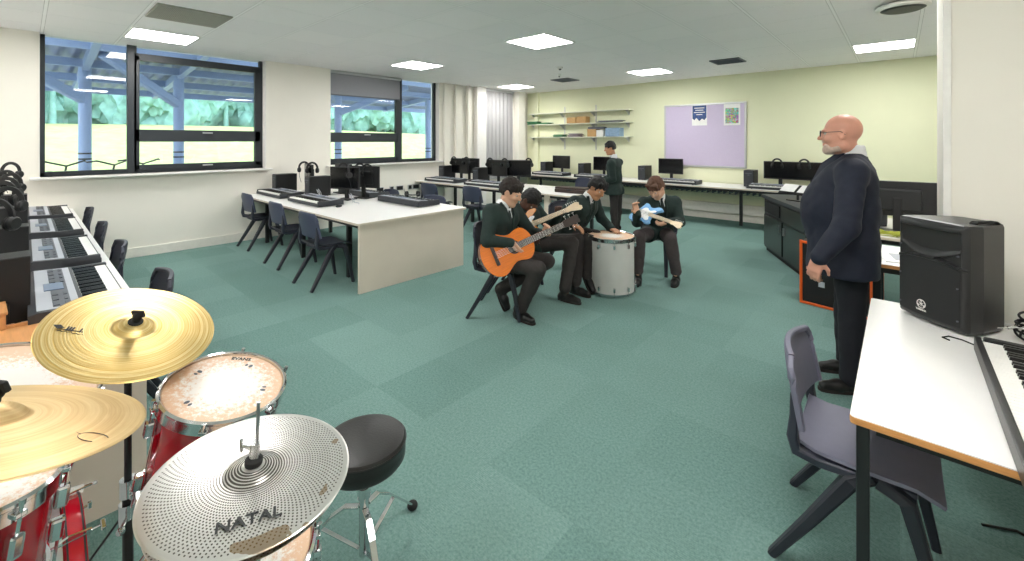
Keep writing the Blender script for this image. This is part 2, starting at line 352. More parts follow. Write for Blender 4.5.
def text(name, body, size, m, parent, X, extrude=.0006, bold=0):
    cu = bpy.data.curves.new(name, 'FONT'); cu.body = body; cu.size = size; cu.extrude = extrude; cu.align_x = 'CENTER'; cu.align_y = 'CENTER'; cu.offset = bold
    tmp = bpy.data.objects.new(name, cu); C.objects.link(tmp); bpy.context.view_layer.update()
    me = bpy.data.meshes.new_from_object(tmp.evaluated_get(bpy.context.evaluated_depsgraph_get())); bpy.data.objects.remove(tmp)
    me.materials.clear(); me.materials.append(M[m] if isinstance(m, str) else m)
    me.transform(X); o = bpy.data.objects.new(name, me); C.objects.link(o); o.parent = parent; return o

# ------------------------------------------------------------------ room shell
WX = -7.72; GY = 9.3; CZ = 2.88; RX = 1.4; NY = -2.6
struct('floor', MB().box(((WX+RX)/2, (NY+GY)/2, -.05), (RX-WX+.6, GY-NY+.6, .1)), 'carpet')
struct('ceiling', MB().box(((WX+RX)/2, (NY+GY)/2, CZ+.05), (RX-WX+.6, GY-NY+.6, .1)), 'ceil')
struct('wall_back', MB().box(((WX+RX)/2, GY+.15, CZ/2), (RX-WX+.6, .3, CZ)), 'green')
struct('wall_right', MB().box((RX+.15, (NY+GY)/2, CZ/2), (.3, GY-NY, CZ)), 'wall')
struct('wall_near', MB().box(((WX+RX)/2, NY-.15, CZ/2), (RX-WX+.6, .3, CZ)), 'wall')
W1 = (.12, 2.62, 1.13, 2.93); W2 = (3.70, 6.20, 1.13, 2.93)
wl = MB(); th = .3
def wseg(y0, y1, z0, z1): wl.box((WX-th/2, (y0+y1)/2, (z0+z1)/2), (th, y1-y0, z1-z0))
wseg(NY, W1[0], 0, CZ); wseg(W1[0], W1[1], 0, W1[2]); wseg(W1[1], W2[0], 0, CZ); wseg(W2[0], W2[1], 0, W2[2]); wseg(W2[1], GY, 0, CZ)
struct('wall_left', wl, 'wall')
struct('wall_pier', MB().box(((.176+RX)/2, (3.2+3.86)/2, CZ/2), (RX-.176, .66, CZ)), 'wall')
struct('trim_1', MB().box((.183, 3.2-.004, CZ/2), (.03, .02, CZ), bev=.003), 'trimw')
struct('baseboard_left', MB().box((WX+.01, (NY+GY)/2, .065), (.02, GY-NY, .13), bev=.004), 'skirt')
struct('baseboard_back', MB().box(((WX+RX)/2, GY-.01, .065), (RX-WX, .02, .13), bev=.004), 'skirt')
struct('trim_2', MB().box(((WX+RX)/2-.3, GY-.05, .24), (RX-WX-1, .1, .18), bev=.006), 'skirt')       # boxed pipe run under the bench
# boxed columns near the far corner of the window wall
cb = MB().box((WX+.03, 6.69, CZ/2), (.06, .10, CZ)).box((WX+.045, 7.05, CZ/2), (.09, .1, CZ)).box((WX+.02, 6.35, CZ/2), (.04, .06, CZ))
struct('trim_3', cb, 'wall')
struct('trim_4', MB().box((WX+.09, 8.86, CZ/2), (.18, .28, CZ)), 'wall')
struct('trim_5', MB().box((WX+.06, 7.42, CZ/2), (.12, .3, CZ)), 'trimw')
struct('trim_6', MB().box((-7.35, GY-.04, CZ/2), (.12, .08, CZ)), 'green')

def window(n, y0, y1, z0, z1, spec, sillo=.12):
    X = WX-.16; d = .07
    f = MB()
    def bar(a, b, c, e): f.box((X, (a+b)/2, (c+e)/2), (d, b-a, e-c), bev=.005)
    t = .05
    bar(y0, y0+t, z0, z1); bar(y1-t, y1, z0, z1); bar(y0, y1, z0, z0+.06)
    w = struct('window_%d' % n, f, 'win')
    m2 = MB()
    for (a, b, c, e) in spec['bars']: m2.box((X+.01, (a+b)/2, (c+e)/2), (d, b-a, e-c), bev=.004)
    m2.build('window_bars', 'win', w)
    g = MB().box((X-.02, (y0+y1)/2, (z0+z1)/2), (.008, y1-y0-.02, z1-z0-.02)); g.build('glass_pane', 'glass', w)
    for (hy, hz) in spec['handles']:
        MB().box((X+.055, hy, hz), (.02, .13, .02), bev=.006).box((X+.04, hy-.04, hz), (.03, .02, .02)).build('window_handle', 'alu', w)
    s_ = MB().box((WX-.03, (y0+y1)/2, z0-.015), (.26, y1-y0+.16, .03), bev=.008); s_.build('window_sill', 'trimw', w)
    r_ = MB(); 
    for yy in (y0-.002, y1+.002): r_.box((WX-.1, yy, (z0+CZ)/2), (.2, .012, CZ-z0))
    r_.build('window_reveal', 'trimw', w)
window(1, *W1, dict(bars=[(.93, 1.03, 1.13, 2.93), (1.0, 2.58, 2.68, 2.78), (1.0, 1.06, 1.15, 2.75), (2.50, 2.58, 1.15, 2.75), (1.0, 2.58, 1.56, 1.73), (1.0, 2.58, 1.17, 1.24)], handles=[(1.85, 1.69), (1.85, 1.21)]))
window(2, *W2, dict(bars=[(5.16, 5.30, 1.13, 2.93), (3.72, 5.2, 2.72, 2.80), (3.72, 5.2, 1.55, 1.73), (3.72, 5.2, 1.17, 1.24)], handles=[(4.5, 1.69)]))
bl = thing('roller_blind', 'grey roller blind drawn a little way down over the far window', 'blind', (WX-.06, 4.47, CZ))
MB().box((0, 0, -.24), (.006, 1.48, .42)).build('blind_fabric', 'blind', bl); MB().cyl((0, -.76, -.03), (0, .76, -.03), .028).build('roller', 'alu', bl); MB().box((0, 0, -.455), (.02, 1.48, .025), bev=.005).build('bottom_bar', 'greyp', bl)
bl = thing('roller_blind', 'full-length pale grey blind hanging in the far corner beside the green wall', 'blind', (WX+.05, 8.13, CZ))
MB().grid(lambda u, v: (.012*math.sin(u*PI*14), -.5+u*1.0, -.04-v*2.2), 84, 2).build('blind_fabric', 'blinds', bl); MB().box((0, 0, -.03), (.06, 1.04, .05), bev=.008).build('head_rail', 'alu', bl); MB().box((0, 0, -2.25), (.024, 1.0, .03), bev=.004).build('bottom_bar', 'alu', bl)

# ceiling light panels
def cell(i, j): return (-.504-.673*i-.3365, .14+.673*j+.3365)
LP = [(9, 1), (8, 6), (4, 6), (-1, 11), (4, 11), (9, 11), (4, 1), (-1, 1), (-1, 6), (9, -3), (4, -3), (-1, -3)]
LL = ['above the near window, beside the grey ceiling vent', 'above the middle desk block by the far window', 'largest in view, above the seated players', 'above the right of the green wall', 'above the pinboard side of the green wall', 'in the far corner near the long blind']
lp0 = None
for k, (i, j) in enumerate(LP):
    x, y = cell(i, j)
    lab = 'square recessed ceiling light panel '+(LL[k] if k < 6 else ('over the middle of the carpet, just above the frame', 'over the near white table on the right', 'over the standing man, hidden above the frame', 'behind the camera on the window side', 'behind the camera over the drum kit', 'behind the camera in the right corner')[k-6])
    if lp0 is None:
        lp0 = thing('ceiling_light', lab, 'ceiling light', (x, y, CZ), 0, 'recessed square ceiling lights')
        fr = MB()
        for sgn in (-1, 1): fr.box((sgn*.322, 0, -.006), (.022, .666, .012)); fr.box((0, sgn*.322, -.006), (.62, .022, .012))
        fr.build('frame', 'trimw', lp0); MB().box((0, 0, -.004), (.62, .62, .006)).build('diffuser', 'lamp', lp0)
    else: dup(lp0, (x, y, CZ), 0, lab)
def vent(x, y, lab, m='vent', n=8, d=.6):
    v = thing('ceiling_vent', lab, 'vent', (x, y, CZ)); MB().box((0, 0, -.004), (d, d, .008)).build('backing', m, v)
    s_ = MB()
    for q in range(n): s_.box((0, -d/2+d*(q+.5)/n, -.012), (d*.94, .012, .014), R=(.6, 0, 0))
    s_.build('slats', m, v); f = MB()
    for sg in (-1, 1): f.box((sg*d/2, 0, -.008), (.025, d+.02, .016)); f.box((0, sg*d/2, -.008), (d+.02, .025, .016))
    f.build('frame', m, v)
x, y = cell(7, 1); vent(x, y, 'plain grey ceiling panel near the top left of the room', 'vent', 44)
vent(-2.1, 7.65, 'dark slatted ceiling vent in front of the pinboard wall', 'greyp', 6, .42); vent(-5.35, 7.7, 'dark slatted ceiling vent above the wall shelves', 'greyp', 6, .42)
def detector(x, y, lab, r=.05):
    d = thing('smoke_detector', lab, 'smoke detector', (x, y, CZ)); MB().lathe([(r, 0), (r, -.02), (r*.7, -.035), (0, -.035)], n=20).build('housing', 'trimw', d); MB().lathe([(r*.45, -.035), (r*.4, -.055), (0, -.058)], n=16).build('sensor', 'greyp', d)
detector(-4.49, 6.31, 'round smoke detector hanging from the middle of the ceiling'); detector(-5.0, 7.0, 'small round sensor on the ceiling toward the shelves', .03)
pr = thing('ceiling_projector', 'white projector with dark underside at the top right edge of the ceiling', 'projector', (.02, 5.55, CZ))
MB().cyl((0, 0, 0), (0, 0, -.03), .03).build('mount', 'trimw', pr); MB().lathe([(0, -.06), (.18, -.06), (.2, -.05), (.2, -.03), (.18, -.02), (0, -.02)], n=36).build('body', 'trimw', pr); MB().lathe([(0, -.075), (.14, -.072), (.17, -.058), (0, -.056)], n=36).build('dark_ring', 'blackp', pr)

# ------------------------------------------------------------------ outside
struct('ground_outside', MB().box((-11.5, 3, -.02), (7.2, 40, .2)), 'tarmac')
gb = MB().grid(lambda u, v: (-14.5-u*16, -16+v*46, -.05+2.25*math.sin(min(u*1.3, 1)*PI/2)+.15*math.sin(v*9+u*5)), 16, 30)
tag(gb.build('grass_bank', 'grass'), 'pale grass bank rising behind the canopy outside the windows', 'grass bank', kind='stuff')
cp = thing('canopy', 'blue-grey steel canopy with corrugated roof outside the windows', 'canopy', (-11, 3, -.05))
MB().grid(lambda u, v: (2.5-u*5.2, -6+v*14, 3.32-u*.50+.03*math.sin(v*2*PI*70)), 2, 560).build('corrugated_roof', 'roofm', cp)
for bx in (1.6, .3, -1.0, -2.3): MB().box((bx, 1, 3.20-(2.5-bx)*.096), (.07, 14, .14)).build('purlin', 'steelb', cp)
for py in (-2.27, -.9, 2.48, 5.4):
    MB().cyl((0, py, 0), (0, py, 2.95), .09, n=20).build('post', 'steelb', cp)
    sg_ = -1 if py < 0 else 1; MB().sweep([(0, py, 2.35), (1.3, py+1.25*sg_, 3.05)], (.12, .16)).build('brace', 'steelb', cp); MB().cyl((0, py, 1.28), (0, py, 1.31), .092, n=20).cyl((0, py, 1.38), (0, py, 1.41), .092, n=20).build('post_band', 'blackm', cp)
    MB().box((0, py, 2.95), (5, .1, .14), R=(0, -.096, 0)).build('rafter', 'steelb', cp)
def bike(loc, rz, lab):
    b = thing('bicycle', lab, 'bicycle', loc, rz, 'bicycles parked under the canopy')
    for wx in (-.52, .52):
        w = MB().torus((wx, 0, .34), .33, .018, axis=(0, 1, 0)); 
        for q in range(10): a = q*PI/5; w.cyl((wx, 0, .34), (wx+.32*math.cos(a), 0, .34+.32*math.sin(a)), .003, n=5)
        w.build('wheel', 'rubber', b)
    f = MB()
    for a, c in (((-.52, 0, .34), (-.1, 0, .3)), ((-.1, 0, .3), (-.22, 0, .85)), ((-.52, 0, .34), (-.2, 0, .78)), ((-.1, 0, .3), (.36, 0, .82)), ((-.2, 0, .76), (.34, 0, .9)), ((.52, 0, .34), (.33, 0, 1.0))): f.cyl(a, c, .017)
    f.build('frame', 'steel', b)
    MB().sweep([(.2, -.3, 1.14), (.33, -.24, 1.16), (.36, 0, 1.08), (.33, .24, 1.16), (.2, .3, 1.14)], .014).cyl((.33, 0, 1.0), (.36, 0, 1.08), .014).build('handlebar', 'blackm', b)
    MB().ball((-.23, 0, .95), (.13, .07, .03)).cyl((-.22, 0, .85), (-.23, 0, .93), .013).build('saddle', 'rubber', b)
bike((-10.5, .35, .08), .3, 'leftmost bicycle outside the near window'); bike((-10.3, .85, .08), .5, 'middle bicycle outside the near window, crossing its neighbours'); bike((-10.5, 1.35, .08), .2, 'bicycle nearest the canopy post outside the near window')
mb = MB(); random.seed(21)
for k in range(64):
    ty = -14+k*.75+random.uniform(-.4, .4); tx = -26-random.uniform(0, 4); sc = random.uniform(.8, 1.3); zc = random.uniform(.9, 2.6)+2.1
    g = bmesh.new(); bmesh.ops.create_icosphere(g, subdivisions=4, radius=1)
    for v in g.verts:
        n = v.co.copy(); q = .16*math.sin(7*n.x+k)*math.sin(8*n.y)*math.cos(7*n.z+k)+.14*math.sin(13*n.x+k)*math.sin(14*n.y+k)*math.sin(12*n.z)
        q += .07*math.sin(29*n.x+k)*math.sin(31*n.y)*math.sin(27*n.z+k); v.co = Vector((tx+n.x*1.3*sc*(1+q), ty+n.y*1.3*sc*(1+q), zc+n.z*1.9*sc*(1+q)))
    for f in g.faces: f.smooth = True
    mb.merge(g)
for k in range(14): mb.cyl((-27, -12+k*3.2, 1.9), (-27, -12+k*3.2, 4.5), .14, .08)
tag(mb.build('woodland', 'leaf'), 'blurred blue-green belt of trees on the bank outside the windows', 'trees', kind='stuff')

# ------------------------------------------------------------------ desks
DT = .73
def slab(name, x0, x1, y0, y1, z, lab, legs, edge='edgep', th=.026, cat='desk', endp=None, lw=.05, rails=True, cor=.03):
    d = thing(name, lab, cat, ((x0+x1)/2, (y0+y1)/2, 0)); cx, cy = (x0+x1)/2, (y0+y1)/2; a, b = (x1-x0)/2, (y1-y0)/2
    def rr(ex):
        p = []; c = cor
        for qx, qy, s0 in ((a-c, b-c, 0), (-a+c, b-c, 1), (-a+c, -b+c, 2), (a-c, -b+c, 3)):
            for i in range(4): an = (s0+i/3)*PI/2; p.append((qx+(c+ex)*math.cos(an), qy+(c+ex)*math.sin(an)))
        return p
    MB().prism(rr(0), z-th*.12, z).build('worktop', 'white', d); MB().prism(rr(.001), z-th, z-th*.12, bev=.003).build('edging', edge, d)
    for lx, ly in legs: MB().box((lx-cx, ly-cy, (z-th)/2), (lw, lw, z-th), bev=.004).build('leg', 'blackm', d)
    if rails:
        r = MB()
        for yy in (b-.09, -b+.09): r.box((0, yy, z-th-.025), (2*a-.12, .03, .05))
        for xx in (a-.09, -a+.09): r.box((xx, 0, z-th-.026), (.03, 2*b-.2, .05))
        r.build('under_frame', 'blackm', d)
    if endp:
        ex, e0, e1 = endp; MB().box((ex-cx, (e0+e1)/2-cy, (z-th)/2), (.03, e1-e0, z-th-.002)).build('end_panel', 'panelc', d)
    return d
slab('computer_desk', WX+.02, -4.10, 2.25, 3.74, DT, 'long white double-sided desk with cream end panel in the middle of the window wall', [(-4.75, 2.5), (-6.0, 2.5), (-7.3, 2.5), (-4.75, 3.5), (-6.0, 3.5), (-7.3, 3.5)], endp=(-4.14, 2.28, 3.70))
slab('computer_desk', WX+.02, -2.46, -1.07, .40, DT, 'long white desk on the left carrying a line of keyboards behind the cymbals', [(-3.1, .2), (-4.6, .2), (-6.1, .2), (-3.1, -.85), (-4.6, -.85), (-6.1, -.85)], endp=(-2.5, -1.05, .36))
dk = slab('computer_desk', WX+.02, -3.75, 5.53, 6.55, DT, 'long white desk furthest from the camera along the window wall', [(-7.4, 5.8), (-6.2, 5.8), (-4.05, 5.66), (-7.4, 6.4), (-6.2, 6.4), (-3.9, 6.4)])
MB().box((-4.24-(WX+.02-3.75)/2, 5.62-6.04, .35), (.11, .05, .70), bev=.003).build('support_panel', 'panelc', dk)
gb_ = slab('wall_bench', WX+.1, -.55, 8.40, GY-.02, DT, 'long white bench top running along the green wall', [(-6.9, 8.85), (-5.35, 8.85), (-3.78, 8.85), (-2.2, 8.85), (-1.0, 8.85)], cat='bench')
ct = MB()
for q in range(60): ct.box((-7.2+q*.1-(WX+.1-.55)/2, 8.95-(8.40+GY-.02)/2, .60), (.008, .25, .06))
for zz in (.57, .6, .63): ct.box((0, 8.83-(8.40+GY-.02)/2, zz), (6.4, .006, .006)); ct.box((0, 9.07-(8.40+GY-.02)/2, zz), (6.4, .006, .006))
ct.build('cable_tray', 'greyp', gb_)
slab('classroom_table', -.17, 1.38, 3.90, 4.62, DT, 'white table with orange wooden edge just behind the standing man and the wall end', [(-.12, 3.95), (-.12, 4.57), (1.3, 3.95), (1.3, 4.57)], edge='beech', cat='table', lw=.045, cor=.01)
MB_tab = slab('classroom_table', -.115, 1.37, 1.685, 3.02, DT, 'near white table with beech edge holding the loudspeaker and keyboard', [(-.085, 1.72), (-.085, 2.97), (1.3, 1.735), (1.3, 2.97)], edge='beech', cat='table', lw=.032, th=.024, cor=.012)
slab('side_bench', -.30, 1.37, 5.0, 6.2, DT, 'white desk with dark monitors between the standing man and the wall end', [(-.2, 5.05), (-.2, 6.1), (1.3, 5.05), (1.3, 6.1)], cat='desk')
for q, (y0) in enumerate((4.70, 4.97, 5.16, 5.41, 5.56, 5.85)):
    s_ = thing('wall_socket', 'black double socket low on the window wall, ' + ['first', 'second', 'third', 'fourth', 'fifth', 'sixth'][q] + ' from the left', 'socket', (WX, y0, .60), 0, 'sockets below the far window')
    MB().box((.008, 0, 0), (.016, .17 if q % 2 == 0 else .1, .1), bev=.003).build('plate', 'alu', s_); MB().box((.018, 0, 0), (.008, .14 if q % 2 == 0 else .07, .075), bev=.002).build('face', 'blackp', s_)

# ------------------------------------------------------------------ chairs (local front = +Y)
def make_chair(name, label, mseat='chair', mback='chairb'):
    t = thing(name, label, 'chair')
    def seat(u, v):
        x = (u-.5)*.40*(1-.10*v*0); y = -.20+v*.41
        z = .445-.018*math.sin(PI*u)*math.sin(PI*v)-.03*max(0, v-.82)/.18+.02*max(0, .15-v)/.15+.012*abs(2*u-1)**3
        return (x*(.92+.08*math.sin(PI*v)), y, z)
    MB().shell(seat, 10, 12, .012).build('seat', mseat, t)
    def back(u, v):
        w = .455-.03*v-.04*max(0, v-.85)/.15*2; x = (u-.5)*w
        y = -.205-.045*v+.035*(2*u-1)**2; z = .54+v*.245+.012*math.sin(PI*u)*v
        return (x, y, z)
    MB().shell(lambda u, v: back(u, v), 12, 10, .014).build('backrest', mback, t)
    rim = MB()
    rim.sweep([tuple(Vector(back(u/12, 1))+Vector((0, .006, .002))) for u in range(13)], (.022, .022))
    for sd in (0, 1): rim.sweep([tuple(Vector(back(sd, v/8))+Vector((0, .003, 0))) for v in range(9)], (.02, .028))
    rim.build('back_rim', mback, t)
    fr = MB()
    for sx in (-1, 1):
        fr.sweep([(sx*.185, .0, .425), (sx*.19, -.12, .425), (sx*.2, -.19, .445), (sx*.208, -.2, .50), (sx*.208, -.195, .58), (sx*.205, -.2, .66)], [(.03, .03), (.034, .045), (.036, .05), (.034, .045), (.026, .034), (.014, .02)], up=(1, 0, 0))
    fr.box((0, -.005, .415), (.34, .30, .025), bev=.01); fr.build('back_frame', mseat, t)
    for sx in (-1, 1):
        MB().sweep([(sx*.165, .05, .425), (sx*.185, .12, .40), (sx*.20, .165, .22), (sx*.212, .205, .0)], [(.05, .06), (.046, .058), (.036, .046), (.028, .034)], up=(1, 0, 0)).build('leg', 'chairl', t)
        MB().sweep([(sx*.165, .02, .43), (sx*.19, -.03, .40), (sx*.21, -.145, .2), (sx*.225, -.265, .0)], [(.05, .06), (.048, .06), (.038, .048), (.028, .036)], up=(1, 0, 0)).build('leg', 'chairl', t)
    return t
chA = make_chair('classroom_chair', 'navy plastic chair at the middle desk, nearest its cream end panel')
chA.location = (-4.30, 2.02, 0); chA.rotation_euler = (0, 0, -.12)
def chair(x, y, rz, lab, grp=None, cols=None):
    c = dup(chA, (x, y, 0), rz, lab, grp)
    if cols: remat(c, cols)
    return c
chA.location = (-4.77, 2.24, 0); chA.rotation_euler = (0, 0, 0)
chA['group'] = 'chairs at the middle desk'
chair(-5.86, 2.31, 0, 'navy plastic chair in the middle of three at the near side of the middle desk', 'chairs at the middle desk')
chair(-7.15, 2.38, 0, 'navy plastic chair at the middle desk, nearest the window wall', 'chairs at the middle desk')
DK = {'slate_blue_moulded_plastic': M['chair'], 'navy_moulded_plastic': M['chair']}
for x, y, rz, lab in ((-6.95, .28, PI, 'furthest of the dark chairs tucked at the left keyboard desk, under the window'), (-5.6, .27, PI, 'second dark chair from the window at the left keyboard desk'), (-4.42, .27, PI, 'third dark chair from the window at the left keyboard desk'), (-3.22, .33, PI, 'dark chair just above the gold cymbal, nearest the drum kit')):
    chair(x, y, rz, lab, 'chairs at the left keyboard desk', DK)
for x, y, rz, lab in ((-5.42, 5.25, 0, 'navy chair at the furthest desk, right behind the foremost guitarist'), (-6.40, 5.1, 0, 'navy chair at the furthest desk below the first monitor'), (-4.85, 3.62, PI+.1, 'navy chair top showing over the far edge of the middle desk'), (-4.95, 7.55, PI-.2, 'blue chair between the furthest desk and the green wall bench'), (-6.0, 3.65, PI, 'navy chair pushed under the window side of the middle desk')):
    chair(x, y, rz, lab, 'chairs around the furthest desk')
LT = {'slate_blue_moulded_plastic': M['chaird'], 'navy_moulded_plastic': M['chair']}
rc = chair(-.10, 2.12, -PI/2, 'grey-blue plastic chair pushed under the near right table', None, {})
rc.scale = (1, 1, .95)
for c in kids(rc):
    if c.name.startswith(('seat', 'backrest', 'back_rim')):
        for s_ in c.material_slots: s_.link = 'OBJECT'; s_.material = M['chaird']

# ------------------------------------------------------------------ music keyboards (local: player at -Y, keys toward -Y, length along X)
def make_keyboard(name, label, L=.95, D=.34, H=.075, body='darkg', top='silverp', cat='keyboard'):
    t = thing(name, label, cat)
    pr = [(-D/2, 0), (D/2, 0), (D/2, H*.9), (D/2-.03, H), (-.01, H*.86), (-.01, H*.55), (-D/2, H*.5)]
    X = Matrix(((0, 0, 1, 0), (1, 0, 0, 0), (0, 1, 0, .008), (0, 0, 0, 1)))
    MB().prism(pr, -L/2, L/2, X, bev=.003).build('body', body, t)
    for s_ in (-1, 1): MB().box((s_*(L/2-.018), -.07, .008+H*.45), (.036, D*.56, H*.85), bev=.008).build('end_cheek', body, t)
    MB().box((0, .075, .008+H*.93), (L-.06, .14, .008), bev=.002, R=(.055, 0, 0)).build('control_panel', top, t)
    MB().box((-.02, .08, .008+H*.93+.006), (.15, .07, .006), R=(.055, 0, 0)).build('display', 'lcdp', t)
    b = MB()
    for q in range(9):
        if abs(-L*.4+q*L*.1+.02) > .1: b.box((-L*.4+q*L*.1, .08, .008+H*.93+.007), (L*.055, .02, .005)); b.box((-L*.4+q*L*.1, .045, .008+H*.93+.005), (L*.055, .012, .005))
    b.box((0, .0625, .008+H*.93+.0035), (L*.88, .06, .003), R=(.055, 0, 0)); b.build('button_strip', 'greyp', t)
    n = int((L-.08)/.0235); w = (L-.08)/n; kw = MB(); kb = MB(); z = .008+H*.55
    for q in range(n):
        x = -L/2+.04+w*(q+.5); kw.box((x, -.085, z+.006), (w*.93, .145, .014))
        if q % 7 in (0, 1, 3, 4, 5) and q < n-1: kb.box((x+w/2, -.06, z+.018), (w*.5, .095, .014), taper=(.8, .96))
    kw.build('white_keys', 'keyw', t); kb.build('black_keys', 'keyb', t)
    ft = MB()
    for sx in (-1, 1):
        for sy in (-1, 1): ft.cyl((sx*L*.42, sy*D*.38, 0), (sx*L*.42, sy*D*.38, .012), .014)
    ft.build('feet', 'rubber', t); return t
kb0 = make_keyboard('keyboard', 'grey keyboard at the near side of the middle desk, closer to its end')
kb0['group'] = 'keyboards on the desks'
def kbd(x, y, rz, lab): return dup(kb0, (x, y, DT), rz, lab)
kb0.location = (-5.92, 2.62, DT)
kbd(-7.14, 2.62, 0, 'grey keyboard at the near side of the middle desk, closest to the window wall')
kbd(-6.25, 3.52, PI, 'dark keyboard on the far side of the middle desk, nearer the window')
kbd(-4.98, 3.46, PI, 'dark keyboard with headphones on it, far side of the middle desk end')
for x, lab in ((-7.02, 'furthest keyboard of the left desk, right under the window'), (-5.80, 'second keyboard from the window on the left desk'), (-4.52, 'third keyboard from the window on the left desk'), (-3.30, 'nearest keyboard of the left desk, just above the gold cymbal')):
    kbd(x, .18, PI, lab)
kbd(-7.0, 5.78, 0, 'keyboard at the furthest desk in front of the first monitor from the window'); kbd(-5.75, 5.76, 0, 'keyboard at the furthest desk in front of the second monitor')
kbd(-6.4, 8.62, 0, 'keyboard on the green wall bench below the left end of the shelves'); kbd(-5.15, 8.62, 0, 'keyboard on the green wall bench beside the standing boy')
kbd(-3.35, 8.62, 0, 'keyboard on the green wall bench under the pinboard edge'); kbd(-1.55, 8.64, 0, 'keyboard on the green wall bench behind the music stand')
bag = thing('keyboard_case', 'flat dark brown instrument case lying at the end of the furthest desk', 'case', (-3.98, 5.95, DT), .1)
MB().box((0, 0, .03), (.55, .24, .06), bev=.012).build('base', 'rose', bag); MB().box((0, 0, .075), (.54, .23, .03), bev=.01).build('lid', 'rose', bag); MB().box((.0, -.125, .05), (.1, .02, .02), bev=.004).build('handle', 'blackp', bag)

# ------------------------------------------------------------------ monitors, towers, headphones (screen faces -Y locally)
def make_monitor(label):
    t = thing('computer_monitor', label, 'monitor')
    MB().box((0, .0, .31), (.52, .03, .32), bev=.006).box((0, .025, .30), (.34, .04, .2), bev=.015).build('casing', 'blackp', t)
    MB().box((0, -.016, .315), (.49, .004, .285)).build('screen', 'screen', t)
    MB().box((0, .04, .17), (.06, .03, .3), bev=.006).build('neck', 'blackp', t); MB().box((0, .02, .008), (.25, .19, .016), bev=.006).build('foot', 'blackp', t)
    return t
def make_tower(label):
    t = thing('computer_tower', label, 'computer')
    MB().box((0, 0, .155), (.17, .32, .30), bev=.006).build('case', 'blackp', t); MB().box((0, -.163, .155), (.15, .01, .28), bev=.003).build('front_panel', 'darkg', t)
    MB().box((0, -.17, .25), (.11, .006, .012)).box((0, -.17, .22), (.03, .006, .012)).build('drive_slot', 'greyp', t)
    f = MB()
    for sx in (-1, 1):
        for sy in (-1, 1): f.cyl((sx*.06, sy*.12, 0), (sx*.06, sy*.12, .007), .012)
    f.build('feet', 'rubber', t); return t
def make_headphones(label):                                    # local: hung over an edge, band arch up, cups below, opening along Y
    t = thing('headphones', label, 'headphones')
    MB().sweep([(.078*math.cos(a), 0, .095*math.sin(a)) for a in [PI*q/16 for q in range(17)]], (.03, .012), up=(0, 1, 0)).build('headband', 'blackp', t)
    for sx in (-1, 1):
        cup = MB().lathe([(0, .0), (.034, .0), (.04, .008), (.04, .02), (.03, .03), (0, .032)], Matrix.Translation((sx*.068, 0, -.03)) @ Matrix.Rotation(sx*PI/2, 4, 'Y'), n=20).build('ear_cup', 'blackp', t)
        MB().torus((sx*.066, 0, -.03), .03, .012, n=20, axis=(1, 0, 0)).build('ear_cushion', 'rubber', cup)
    MB().sweep([(-.075, 0, -.06), (-.08, .03, -.14), (-.06, .05, -.24)], .003).build('cable', 'cord', t); return t
mo0 = make_monitor('black monitor facing away at the near end of the middle desk, headphones hung on it'); tw0 = make_tower('black computer tower on the middle desk close to its end'); hp0 = make_headphones('black headphones hung over the right corner of the near monitor of the middle desk')
mo0['group'] = 'computer monitors'; tw0['group'] = 'computer towers'; hp0['group'] = 'hung headphones'
def mon(x, y, rz, lab, z=DT): return dup(mo0, (x, y, z), rz, lab)
def tow(x, y, rz, lab): return dup(tw0, (x, y, DT), rz, lab)
def hp(x, y, z, rz, lab, rx=0):
    h = dup(hp0, (x, y, z), rz, lab); h.rotation_euler = (rx, 0, rz); return h
mo0.location = (-5.92, 3.05, DT); mo0.rotation_euler = (0, 0, .35)
tw0.location = (-6.62, 2.98, DT); tw0.rotation_euler = (0, 0, 0)
hp0.location = (-5.72, 3.0, DT+.40); hp0.rotation_euler = (0, 0, -.35)
tow(-7.52, 2.84, 0, 'black computer tower on the middle desk by the window wall')
mon(-7.10, 3.05, -.2, 'black monitor on the middle desk closest to the window wall')
mon(-5.90, 3.36, PI+.3, 'black monitor back to back at the middle desk, turned to its far side')
mon(-6.75, 3.45, PI, 'black monitor on the far side of the middle desk, nearer the window')
for x, y, lab in ((-7.28, 3.05, 'headphones on the left corner of the monitor by the window wall'), (-6.98, 3.05, 'headphones on the right corner of the monitor by the window wall')): hp(x, y, DT+.40, .9, lab)
hp(-6.0, 3.07, DT+.42, .6, 'headphones hung high on the left corner of the near monitor of the middle desk')
hp(-6.1, 3.38, DT+.40, .7, 'headphones on the far-side monitor of the middle desk, left of two'); hp(-5.82, 3.34, DT+.40, .7, 'headphones on the far-side monitor of the middle desk, right of two')
hp(-4.72, 3.36, DT+.15, 1.2, 'headphones resting on the dark keyboard near the end of the middle desk', PI/2)
